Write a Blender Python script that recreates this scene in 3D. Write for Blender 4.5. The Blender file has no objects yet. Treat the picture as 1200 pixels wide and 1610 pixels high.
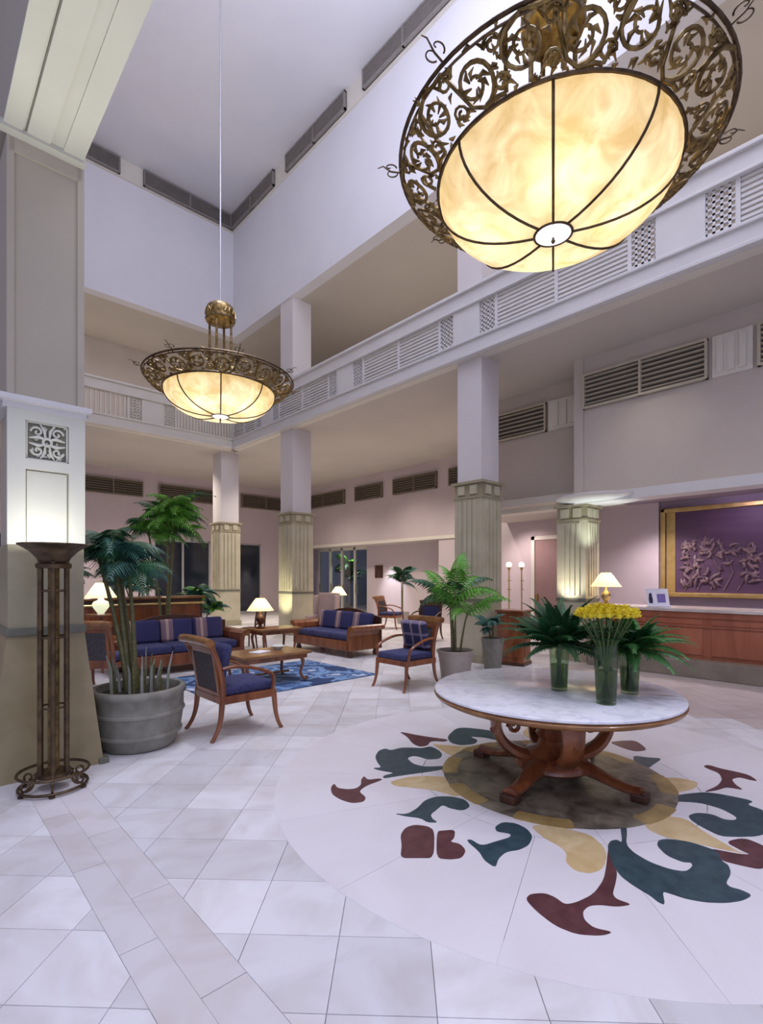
import bpy, bmesh, math, random
from mathutils import Vector, Matrix
random.seed(7)
PI = math.pi
S = bpy.context.scene
COL = S.collection

# ------------------------------------------------------------------ camera
cam = bpy.data.cameras.new('camera')
cam.sensor_fit = 'HORIZONTAL'
cam.sensor_width = 36.0
cam.lens = 24.0
cam.shift_y = 0.0858
cam.clip_start = 0.05
co = bpy.data.objects.new('camera', cam)
COL.objects.link(co)
co.location = (0, 0, 1.6)
co.rotation_euler = (PI / 2, 0, math.radians(-43.1))
S.camera = co

# ------------------------------------------------------------------ world, exposure
S.view_settings.view_transform = 'Standard'
S.view_settings.look = 'None'
S.view_settings.gamma = 1.0
S.view_settings.use_curve_mapping = False
S.view_settings.exposure = 0.30
W = bpy.data.worlds.new('world')
S.world = W
W.use_nodes = True
bg = W.node_tree.nodes['Background']
bg.inputs['Color'].default_value = (0.66, 0.68, 1.0, 1)
bg.inputs['Strength'].default_value = 0.42


def area(name, loc, rot, sx, sy, power, color):
    l = bpy.data.lights.new(name, 'AREA')
    l.shape = 'RECTANGLE'
    l.size = sx
    l.size_y = sy
    l.energy = power
    l.color = color
    o = bpy.data.objects.new(name, l)
    COL.objects.link(o)
    o.location = loc
    o.rotation_euler = rot
    return o


def point(name, loc, power, color, r=0.05):
    l = bpy.data.lights.new(name, 'POINT')
    l.energy = power
    l.color = color
    l.shadow_soft_size = r
    o = bpy.data.objects.new(name, l)
    COL.objects.link(o)
    o.location = loc
    return o


def spot(name, loc, target, power, color, ang=70, blend=0.6, r=0.08):
    l = bpy.data.lights.new(name, 'SPOT')
    l.energy = power
    l.color = color
    l.spot_size = math.radians(ang)
    l.spot_blend = blend
    l.shadow_soft_size = r
    o = bpy.data.objects.new(name, l)
    COL.objects.link(o)
    o.location = loc
    d = Vector(target) - Vector(loc)
    o.rotation_euler = d.to_track_quat('-Z', 'Y').to_euler()
    return o


# cool area lights added out of view: above the near atrium, behind the camera
area('well_sky_fill', (4.4, 1.2, 13.1), (0, 0, 0), 5.5, 6.0, 300, (0.84, 0.84, 1.0))
area('rear_day_fill', (-4.0, -4.5, 3.2), (math.radians(80), 0, math.radians(-43)), 7.0, 4.5, 90, (0.72, 0.76, 1.0))
# recessed downlights in the gallery soffits
WARM = (1.0, 0.88, 0.76)
for i, (x, y) in enumerate([(4.3, 17.2), (6.8, 17.2), (11.6, 9.4), (11.4, 12.6), (11.0, 16.4), (9.0, 14.0), (1.8, 17.2)]):
    spot('soffit_spot', (x, y, 5.7), (x, y, 0), 410, WARM, 130, 0.9, 0.1)
for x, y in [(8.5, 3.2), (8.5, 0.6)]:  # extra pair, added unseen to brighten the desk front
    spot('soffit_spot', (x, y, 5.7), (x, y, 0), 40, (1.0, 0.90, 0.82), 100, 0.9, 0.1)
for x, y in [(3.4, 6.2), (5.2, 7.4), (4.2, 9.4)]:  # unseen spots added high in the well to brighten the lounge floor
    spot('well_floor_fill', (x, y, 12.6), (x, y, 0), 950, (0.84, 0.86, 1.0), 40, 0.8, 0.2)
# unseen upward area lights added to brighten the well ceiling and upper galleries
area('well_up_fill', (3.2, 3.6, 9.5), (math.radians(158), 0, 0), 5.0, 4.0, 300, (0.80, 0.82, 1.0))
area('gallery_up_fill', (9.6, 5.0, 6.2), (PI, 0, 0), 1.0, 14.0, 62, (1.0, 0.88, 0.78))
area('gallery_up_fill', (4.0, 17.0, 6.2), (PI, 0, 0), 9.0, 0.8, 40, (1.0, 0.86, 0.76))
# unseen spots added around the camera to brighten the foreground floor
for x, y in [(-0.2, 2.2), (-0.6, 0.4), (1.6, 0.2), (3.4, -0.4), (-0.7, 2.9), (5.0, 0.0)]:
    spot('foreground_fill', (x, y, 5.0), (x, y, 0), 94, (0.78, 0.80, 1.0), 120, 0.9, 0.15)

# ------------------------------------------------------------------ materials
MATS = {}


def pm(name, col, rough=0.5, metal=0.0, col2=None, scale=6.0, detail=3.0, stretch=(1, 1, 1), bump=0.0, bscale=None,
       spec=0.5, world=False, lo=0.35, hi=0.65, emit=None, estr=0.0, coat=0.0, island=False, dist=0.0):
    m = bpy.data.materials.new(name)
    m.use_nodes = True
    nt = m.node_tree
    b = nt.nodes['Principled BSDF']
    b.inputs['Base Color'].default_value = (*col, 1)
    b.inputs['Roughness'].default_value = rough
    b.inputs['Metallic'].default_value = metal
    b.inputs['Specular IOR Level'].default_value = spec
    b.inputs['Coat Weight'].default_value = coat
    if emit:
        b.inputs['Emission Color'].default_value = (*emit, 1)
        b.inputs['Emission Strength'].default_value = estr
    if col2 or bump:
        if world:
            tc = nt.nodes.new('ShaderNodeNewGeometry')
            out = tc.outputs['Position']
        else:
            tc = nt.nodes.new('ShaderNodeTexCoord')
            out = tc.outputs['Object']
        mp = nt.nodes.new('ShaderNodeMapping')
        mp.inputs['Scale'].default_value = stretch
        nt.links.new(out, mp.inputs['Vector'])
        nz = nt.nodes.new('ShaderNodeTexNoise')
        nz.inputs['Scale'].default_value = scale
        nz.inputs['Detail'].default_value = detail
        nz.inputs['Distortion'].default_value = dist
        nt.links.new(mp.outputs['Vector'], nz.inputs['Vector'])
        if col2:
            rp = nt.nodes.new('ShaderNodeValToRGB')
            rp.color_ramp.elements[0].position = lo
            rp.color_ramp.elements[0].color = (*col, 1)
            rp.color_ramp.elements[1].position = hi
            rp.color_ramp.elements[1].color = (*col2, 1)
            nt.links.new(nz.outputs['Fac'], rp.inputs['Fac'])
            last = rp.outputs['Color']
            if island:
                g = nt.nodes.new('ShaderNodeNewGeometry')
                oi = nt.nodes.new('ShaderNodeObjectInfo')
                ad = nt.nodes.new('ShaderNodeMath')
                ad.operation = 'ADD'
                nt.links.new(g.outputs['Random Per Island'], ad.inputs[0])
                nt.links.new(oi.outputs['Random'], ad.inputs[1])
                fr = nt.nodes.new('ShaderNodeMath')
                fr.operation = 'FRACT'
                nt.links.new(ad.outputs[0], fr.inputs[0])
                mr = nt.nodes.new('ShaderNodeMapRange')
                mr.inputs['To Min'].default_value = 1.0 - island
                mr.inputs['To Max'].default_value = 1.0 + island * 0.4
                nt.links.new(fr.outputs[0], mr.inputs['Value'])
                hs = nt.nodes.new('ShaderNodeHueSaturation')
                nt.links.new(mr.outputs['Result'], hs.inputs['Value'])
                nt.links.new(last, hs.inputs['Color'])
                last = hs.outputs['Color']
            nt.links.new(last, b.inputs['Base Color'])
        if bump:
            bn = nt.nodes.new('ShaderNodeBump')
            bn.inputs['Strength'].default_value = bump
            bn.inputs['Distance'].default_value = 0.01
            n2 = nz
            if bscale:
                n2 = nt.nodes.new('ShaderNodeTexNoise')
                n2.inputs['Scale'].default_value = bscale
                nt.links.new(mp.outputs['Vector'], n2.inputs['Vector'])
            nt.links.new(n2.outputs['Fac'], bn.inputs['Height'])
            nt.links.new(bn.outputs['Normal'], b.inputs['Normal'])
    MATS[name] = m
    return m


M = MATS
pm('wall_paint', (0.59, 0.525, 0.46), 0.85, col2=(0.56, 0.495, 0.435), scale=1.3)
pm('vent_brown', (0.25, 0.205, 0.15), 0.6, col2=(0.22, 0.18, 0.13), scale=8)
pm('shaft_paint', (0.70, 0.66, 0.655), 0.85, col2=(0.67, 0.63, 0.63), scale=0.8)
pm('well_paint', (0.76, 0.755, 0.79), 0.85, col2=(0.73, 0.725, 0.765), scale=0.8)
pm('soffit_paint', (0.60, 0.55, 0.49), 0.9, col2=(0.57, 0.525, 0.47), scale=0.9)
pm('column_paint', (0.52, 0.465, 0.37), 0.85, col2=(0.495, 0.445, 0.355), scale=1.3)
pm('mauve_paint', (0.60, 0.51, 0.53), 0.85, col2=(0.57, 0.485, 0.505), scale=1.1)
pm('purple_paint', (0.36, 0.29, 0.36), 0.85, col2=(0.33, 0.265, 0.34), scale=1.1)
pm('shoot_lit', (0.36, 0.37, 0.33), 0.5, col2=(0.24, 0.28, 0.20), scale=9)  # pale tone stands in for white light on the shoots
pm('trim_white', (0.69, 0.68, 0.675), 0.55, col2=(0.66, 0.65, 0.65), scale=3)
pm('trim_cream', (0.74, 0.70, 0.62), 0.6, col2=(0.71, 0.67, 0.59), scale=3)
pm('beam_cream', (0.62, 0.62, 0.53), 0.6, col2=(0.59, 0.59, 0.50), scale=2)
pm('carve_ground', (0.27, 0.26, 0.19), 0.8, col2=(0.22, 0.21, 0.15), scale=8)
pm('groove_dark', (0.20, 0.19, 0.16), 0.8, col2=(0.17, 0.16, 0.14), scale=8)
pm('vent_slat', (0.56, 0.50, 0.38), 0.55, col2=(0.52, 0.46, 0.35), scale=8)
pm('vent_dark', (0.10, 0.085, 0.07), 0.9, col2=(0.08, 0.07, 0.06), scale=8)
pm('stone_panel', (0.32, 0.28, 0.175), 0.45, col2=(0.39, 0.35, 0.24), scale=2.2, detail=6, bump=0.05, dist=0.6, world=True)
pm('stone_light', (0.47, 0.43, 0.30), 0.45, col2=(0.54, 0.50, 0.37), scale=3, detail=6, dist=0.4, world=True)
pm('stone_low', (0.25, 0.20, 0.10), 0.42, col2=(0.33, 0.27, 0.155), scale=2.4, detail=7, bump=0.05, dist=0.8, world=True)
pm('stone_line', (0.13, 0.13, 0.10), 0.4, col2=(0.17, 0.17, 0.13), scale=9)
pm('marble_floor', (0.74, 0.73, 0.75), 0.34, col2=(0.60, 0.56, 0.55), scale=1.9, detail=8, world=True, lo=0.40, hi=0.72, island=0.16, dist=1.6, spec=0.4)
pm('marble_band', (0.69, 0.66, 0.67), 0.34, col2=(0.58, 0.53, 0.51), scale=2.6, detail=8, world=True, lo=0.42, hi=0.75, island=0.10, dist=1.2)
pm('marble_field', (0.76, 0.73, 0.75), 0.32, col2=(0.70, 0.66, 0.67), scale=1.4, detail=8, world=True, lo=0.40, hi=0.75, island=0.04, dist=1.0)
pm('grout', (0.52, 0.49, 0.49), 0.8, col2=(0.48, 0.45, 0.45), scale=20)
pm('inlay_teal', (0.022, 0.050, 0.065), 0.3, col2=(0.045, 0.085, 0.100), scale=14, detail=6, world=True)
pm('inlay_maroon', (0.085, 0.030, 0.035), 0.3, col2=(0.125, 0.050, 0.055), scale=14, detail=6, world=True)
pm('inlay_tan', (0.56, 0.40, 0.19), 0.32, col2=(0.68, 0.54, 0.31), scale=5, detail=6, world=True, dist=1.0)
pm('inlay_ochre', (0.30, 0.20, 0.07), 0.3, col2=(0.42, 0.30, 0.12), scale=7, detail=6, world=True)
pm('vent_grey', (0.27, 0.245, 0.225), 0.6, col2=(0.24, 0.215, 0.20), scale=8)
pm('panel_cream', (0.68, 0.69, 0.60), 0.5, col2=(0.65, 0.66, 0.57), scale=3)
pm('inlay_brown', (0.085, 0.072, 0.052), 0.3, col2=(0.25, 0.215, 0.155), scale=7, detail=8, world=True, dist=0.8)
pm('wood', (0.16, 0.045, 0.016), 0.28, col2=(0.30, 0.10, 0.035), scale=5, detail=5, stretch=(1, 1, 0.25), dist=1.5, coat=0.3)
pm('wood_gold', (0.21, 0.085, 0.025), 0.28, col2=(0.33, 0.15, 0.05), scale=5, detail=5, stretch=(0.3, 1, 1), dist=1.5, coat=0.3)
pm('wood_counter', (0.30, 0.085, 0.035), 0.32, col2=(0.42, 0.135, 0.065), scale=3, detail=6, stretch=(1, 1, 0.2), dist=1.2, coat=0.2)
pm('wood_dark', (0.055, 0.022, 0.013), 0.35, col2=(0.10, 0.04, 0.02), scale=6, detail=4, stretch=(1, 1, 0.3))
pm('table_marble', (0.82, 0.82, 0.86), 0.16, col2=(0.66, 0.65, 0.71), scale=9, detail=9, lo=0.45, hi=0.7, dist=0.8)
pm('counter_marble', (0.66, 0.59, 0.54), 0.2, col2=(0.55, 0.46, 0.42), scale=4, detail=8, dist=0.8)
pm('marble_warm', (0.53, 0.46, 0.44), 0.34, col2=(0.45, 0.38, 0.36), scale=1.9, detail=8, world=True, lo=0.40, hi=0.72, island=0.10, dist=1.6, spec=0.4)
pm('plinth_stone', (0.21, 0.175, 0.135), 0.3, col2=(0.27, 0.23, 0.18), scale=5, detail=8)
pm('navy_fabric', (0.030, 0.034, 0.105), 0.9, col2=(0.055, 0.058, 0.15), scale=40, detail=2, bump=0.15, bscale=150)
pm('purple_fabric', (0.12, 0.075, 0.20), 0.9, col2=(0.18, 0.12, 0.27), scale=30, detail=2, bump=0.15, bscale=150)
pm('beige_fabric', (0.50, 0.36, 0.31), 0.9, col2=(0.58, 0.44, 0.38), scale=30, detail=2, bump=0.15, bscale=150)
pm('cane_dark', (0.045, 0.040, 0.050), 0.7, col2=(0.10, 0.085, 0.085), scale=60, detail=1, bump=0.2, bscale=120)
pm('bronze', (0.13, 0.085, 0.035), 0.40, 0.85, col2=(0.34, 0.24, 0.09), scale=14, detail=3)
pm('iron_bronze', (0.075, 0.050, 0.030), 0.42, 0.8, col2=(0.15, 0.10, 0.055), scale=12, detail=3)
pm('brass', (0.60, 0.43, 0.16), 0.3, 0.9, col2=(0.70, 0.52, 0.22), scale=8)
pm('gold_frame', (0.50, 0.34, 0.11), 0.38, 0.7, col2=(0.58, 0.42, 0.17), scale=8)
pm('art_ground', (0.085, 0.040, 0.085), 0.5, col2=(0.11, 0.055, 0.10), scale=3, stretch=(1, 0.2, 3))
pm('art_relief', (0.13, 0.075, 0.10), 0.45, col2=(0.27, 0.18, 0.17), scale=9)
pm('planter_stone', (0.20, 0.19, 0.155), 0.75, col2=(0.28, 0.265, 0.225), scale=9, detail=6, bump=0.2)
pm('planter_beige', (0.42, 0.36, 0.31), 0.6, col2=(0.48, 0.42, 0.37), scale=7, detail=5, bump=0.1)
pm('soil', (0.035, 0.025, 0.018), 0.95, col2=(0.07, 0.05, 0.035), scale=40, detail=4, bump=0.6)
pm('leaf_bright', (0.075, 0.26, 0.022), 0.45, col2=(0.14, 0.38, 0.045), scale=9)
pm('leaf_dark', (0.018, 0.075, 0.03), 0.45, col2=(0.035, 0.12, 0.045), scale=9)
pm('leaf_blue', (0.025, 0.095, 0.075), 0.5, col2=(0.05, 0.16, 0.125), scale=9)
pm('fern_green', (0.010, 0.060, 0.020), 0.42, col2=(0.025, 0.115, 0.035), scale=12)
pm('fern_light', (0.022, 0.115, 0.022), 0.42, col2=(0.05, 0.19, 0.04), scale=12)
pm('stem_green', (0.07, 0.12, 0.03), 0.5, col2=(0.11, 0.17, 0.05), scale=12)
pm('cane_green', (0.10, 0.105, 0.035), 0.5, col2=(0.17, 0.15, 0.06), scale=8, stretch=(1, 1, 4))
pm('bark', (0.16, 0.105, 0.06), 0.8, col2=(0.24, 0.17, 0.10), scale=12, stretch=(1, 1, 3), bump=0.3)
pm('petal_yellow', (0.80, 0.62, 0.015), 0.6, col2=(0.86, 0.72, 0.04), scale=30)
pm('porcelain', (0.75, 0.76, 0.70), 0.2, col2=(0.68, 0.72, 0.66), scale=9)
pm('white_card', (0.82, 0.82, 0.90), 0.5, col2=(0.79, 0.79, 0.87), scale=9)
pm('print_purple', (0.16, 0.12, 0.38), 0.5, col2=(0.26, 0.20, 0.48), scale=40)
pm('print_dark', (0.02, 0.015, 0.05), 0.5, col2=(0.03, 0.025, 0.07), scale=20)
pm('door_pink', (0.34, 0.215, 0.21), 0.7, col2=(0.31, 0.195, 0.19), scale=3)
pm('night_glass', (0.012, 0.018, 0.030), 0.08, col2=(0.02, 0.03, 0.045), scale=2)
pm('curtain_grey', (0.42, 0.42, 0.43), 0.9, col2=(0.36, 0.36, 0.37), scale=3, stretch=(1, 8, 1))
pm('picture_dark', (0.04, 0.015, 0.015), 0.5, col2=(0.10, 0.04, 0.03), scale=9)
pm('steel', (0.5, 0.5, 0.52), 0.3, 0.9, col2=(0.55, 0.55, 0.57), scale=9)
pm('globe_glow', (0.9, 0.8, 0.72), 0.4, emit=(1.0, 0.82, 0.68), estr=1.4)
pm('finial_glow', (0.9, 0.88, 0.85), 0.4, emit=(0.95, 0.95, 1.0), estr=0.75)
pm('bulb_glow', (1, 0.9, 0.7), 0.4, emit=(1.0, 0.85, 0.6), estr=6.0)


def shade_mat(name, col, col2, emit, estr, trans=0.55, scale=3.0):
    m = bpy.data.materials.new(name)
    m.use_nodes = True
    nt = m.node_tree
    for n in list(nt.nodes):
        nt.nodes.remove(n)
    out = nt.nodes.new('ShaderNodeOutputMaterial')
    df = nt.nodes.new('ShaderNodeBsdfDiffuse')
    tl = nt.nodes.new('ShaderNodeBsdfTranslucent')
    mx = nt.nodes.new('ShaderNodeMixShader')
    mx.inputs[0].default_value = trans
    tc = nt.nodes.new('ShaderNodeTexCoord')
    nz = nt.nodes.new('ShaderNodeTexNoise')
    nz.inputs['Scale'].default_value = scale
    nz.inputs['Detail'].default_value = 6
    nz.inputs['Distortion'].default_value = 1.5
    nt.links.new(tc.outputs['Object'], nz.inputs['Vector'])
    rp = nt.nodes.new('ShaderNodeValToRGB')
    rp.color_ramp.elements[0].position = 0.35
    rp.color_ramp.elements[0].color = (*col, 1)
    rp.color_ramp.elements[1].position = 0.68
    rp.color_ramp.elements[1].color = (*col2, 1)
    nt.links.new(nz.outputs['Fac'], rp.inputs['Fac'])
    nt.links.new(rp.outputs['Color'], df.inputs['Color'])
    nt.links.new(rp.outputs['Color'], tl.inputs['Color'])
    nt.links.new(df.outputs[0], mx.inputs[1])
    nt.links.new(tl.outputs[0], mx.inputs[2])
    em = nt.nodes.new('ShaderNodeEmission')
    em.inputs['Strength'].default_value = estr
    mc = nt.nodes.new('ShaderNodeMix')
    mc.data_type = 'RGBA'
    mc.blend_type = 'MULTIPLY'
    mc.inputs[0].default_value = 1.0
    mc.inputs[6].default_value = (*emit, 1)
    nt.links.new(rp.outputs['Color'], mc.inputs[7])
    nt.links.new(mc.outputs[2], em.inputs['Color'])
    ad = nt.nodes.new('ShaderNodeAddShader')
    nt.links.new(mx.outputs[0], ad.inputs[0])
    nt.links.new(em.outputs[0], ad.inputs[1])
    nt.links.new(ad.outputs[0], out.inputs['Surface'])
    MATS[name] = m


shade_mat('alabaster', (0.92, 0.83, 0.56), (0.68, 0.52, 0.25), (1.0, 0.86, 0.60), 0.20, 0.6, 2.8)
shade_mat('lamp_shade', (0.95, 0.88, 0.66), (0.90, 0.82, 0.60), (1.0, 0.88, 0.58), 0.35, 0.5, 3.0)
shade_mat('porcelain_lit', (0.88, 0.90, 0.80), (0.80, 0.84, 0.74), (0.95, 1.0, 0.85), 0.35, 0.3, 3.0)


def glass_mat(name, tint, refl=0.12):
    m = bpy.data.materials.new(name)
    m.use_nodes = True
    nt = m.node_tree
    for n in list(nt.nodes):
        nt.nodes.remove(n)
    out = nt.nodes.new('ShaderNodeOutputMaterial')
    tr = nt.nodes.new('ShaderNodeBsdfTransparent')
    tr.inputs['Color'].default_value = (*tint, 1)
    gl = nt.nodes.new('ShaderNodeBsdfGlossy')
    gl.inputs['Roughness'].default_value = 0.03
    lw = nt.nodes.new('ShaderNodeLayerWeight')
    lw.inputs['Blend'].default_value = 0.25
    ad = nt.nodes.new('ShaderNodeMath')
    ad.operation = 'MULTIPLY_ADD'
    ad.inputs[1].default_value = 0.28
    ad.inputs[2].default_value = refl * 0.4
    nt.links.new(lw.outputs['Facing'], ad.inputs[0])
    mx = nt.nodes.new('ShaderNodeMixShader')
    nt.links.new(ad.outputs[0], mx.inputs[0])
    nt.links.new(tr.outputs[0], mx.inputs[1])
    nt.links.new(gl.outputs[0], mx.inputs[2])
    nt.links.new(mx.outputs[0], out.inputs['Surface'])
    MATS[name] = m


glass_mat('vase_glass', (0.80, 0.88, 0.76), 0.05)
glass_mat('vase_water', (0.42, 0.52, 0.30), 0.0)
glass_mat('window_glass', (0.75, 0.80, 0.82), 0.3)


def stripe_mat(name, c1, c2, c3, axis, freq):
    """woven stripes: bands of three colours along one object axis"""
    m = pm(name, c1, 0.9)
    nt = m.node_tree
    b = nt.nodes['Principled BSDF']
    tc = nt.nodes.new('ShaderNodeTexCoord')
    sp = nt.nodes.new('ShaderNodeSeparateXYZ')
    nt.links.new(tc.outputs['Object'], sp.inputs[0])
    mu = nt.nodes.new('ShaderNodeMath')
    mu.operation = 'MULTIPLY'
    mu.inputs[1].default_value = freq
    nt.links.new(sp.outputs[axis], mu.inputs[0])
    fr = nt.nodes.new('ShaderNodeMath')
    fr.operation = 'FRACT'
    nt.links.new(mu.outputs[0], fr.inputs[0])
    rp = nt.nodes.new('ShaderNodeValToRGB')
    rp.color_ramp.interpolation = 'CONSTANT'
    e = rp.color_ramp.elements
    e[0].position = 0
    e[0].color = (*c1, 1)
    e[1].position = 0.55
    e[1].color = (*c2, 1)
    n = e.new(0.68)
    n.color = (*c3, 1)
    n = e.new(0.76)
    n.color = (*c2, 1)
    n = e.new(0.88)
    n.color = (*c1, 1)
    nt.links.new(fr.outputs[0], rp.inputs['Fac'])
    nt.links.new(rp.outputs['Color'], b.inputs['Base Color'])
    return m


stripe_mat('stripe_fabric', (0.035, 0.035, 0.12), (0.24, 0.16, 0.19), (0.52, 0.36, 0.32), 0, 1.6)
stripe_mat('stripe_cushion', (0.05, 0.05, 0.13), (0.17, 0.14, 0.22), (0.40, 0.28, 0.28), 0, 7.0)


def plaid_mat(name, base, bands):
    m = pm(name, base, 0.9)
    nt = m.node_tree
    b = nt.nodes['Principled BSDF']
    tc = nt.nodes.new('ShaderNodeTexCoord')
    sp = nt.nodes.new('ShaderNodeSeparateXYZ')
    nt.links.new(tc.outputs['Object'], sp.inputs[0])
    last = None
    for axis, freq, col, wd in bands:
        mu = nt.nodes.new('ShaderNodeMath')
        mu.operation = 'MULTIPLY'
        mu.inputs[1].default_value = freq
        nt.links.new(sp.outputs[axis], mu.inputs[0])
        fr = nt.nodes.new('ShaderNodeMath')
        fr.operation = 'FRACT'
        nt.links.new(mu.outputs[0], fr.inputs[0])
        lt = nt.nodes.new('ShaderNodeMath')
        lt.operation = 'LESS_THAN'
        lt.inputs[1].default_value = wd
        nt.links.new(fr.outputs[0], lt.inputs[0])
        sc = nt.nodes.new('ShaderNodeMath')
        sc.operation = 'MULTIPLY'
        sc.inputs[1].default_value = 0.7
        nt.links.new(lt.outputs[0], sc.inputs[0])
        mx = nt.nodes.new('ShaderNodeMix')
        mx.data_type = 'RGBA'
        nt.links.new(sc.outputs[0], mx.inputs[0])
        mx.inputs[6].default_value = (*base, 1)
        if last:
            nt.links.new(last, mx.inputs[6])
        mx.inputs[7].default_value = (*col, 1)
        last = mx.outputs[2]
    nt.links.new(last, b.inputs['Base Color'])


plaid_mat('plaid_fabric', (0.035, 0.032, 0.085), [(0, 5.5, (0.34, 0.27, 0.32), 0.22), (2, 5.5, (0.26, 0.22, 0.33), 0.22), (0, 5.5, (0.42, 0.26, 0.22), 0.07)])


def rug_mat():
    m = pm('rug_blue', (0.03, 0.08, 0.2), 0.95)
    nt = m.node_tree
    b = nt.nodes['Principled BSDF']
    tc = nt.nodes.new('ShaderNodeTexCoord')
    vo = nt.nodes.new('ShaderNodeTexVoronoi')
    vo.inputs['Scale'].default_value = 3.2
    nz = nt.nodes.new('ShaderNodeTexNoise')
    nz.inputs['Scale'].default_value = 4.0
    nt.links.new(tc.outputs['Object'], nz.inputs['Vector'])
    mx = nt.nodes.new('ShaderNodeMix')
    mx.data_type = 'VECTOR'
    mx.inputs[0].default_value = 0.35
    nt.links.new(tc.outputs['Object'], mx.inputs[4])
    nt.links.new(nz.outputs['Color'], mx.inputs[5])
    nt.links.new(mx.outputs[1], vo.inputs['Vector'])
    rp = nt.nodes.new('ShaderNodeValToRGB')
    rp.color_ramp.interpolation = 'CONSTANT'
    e = rp.color_ramp.elements
    e[0].position = 0
    e[0].color = (0.42, 0.46, 0.58, 1)
    e[1].position = 0.22
    e[1].color = (0.05, 0.11, 0.26, 1)
    n = e.new(0.42)
    n.color = (0.16, 0.27, 0.46, 1)
    n = e.new(0.62)
    n.color = (0.02, 0.045, 0.13, 1)
    nt.links.new(vo.outputs['Distance'], rp.inputs['Fac'])
    nt.links.new(rp.outputs['Color'], b.inputs['Base Color'])


rug_mat()


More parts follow.
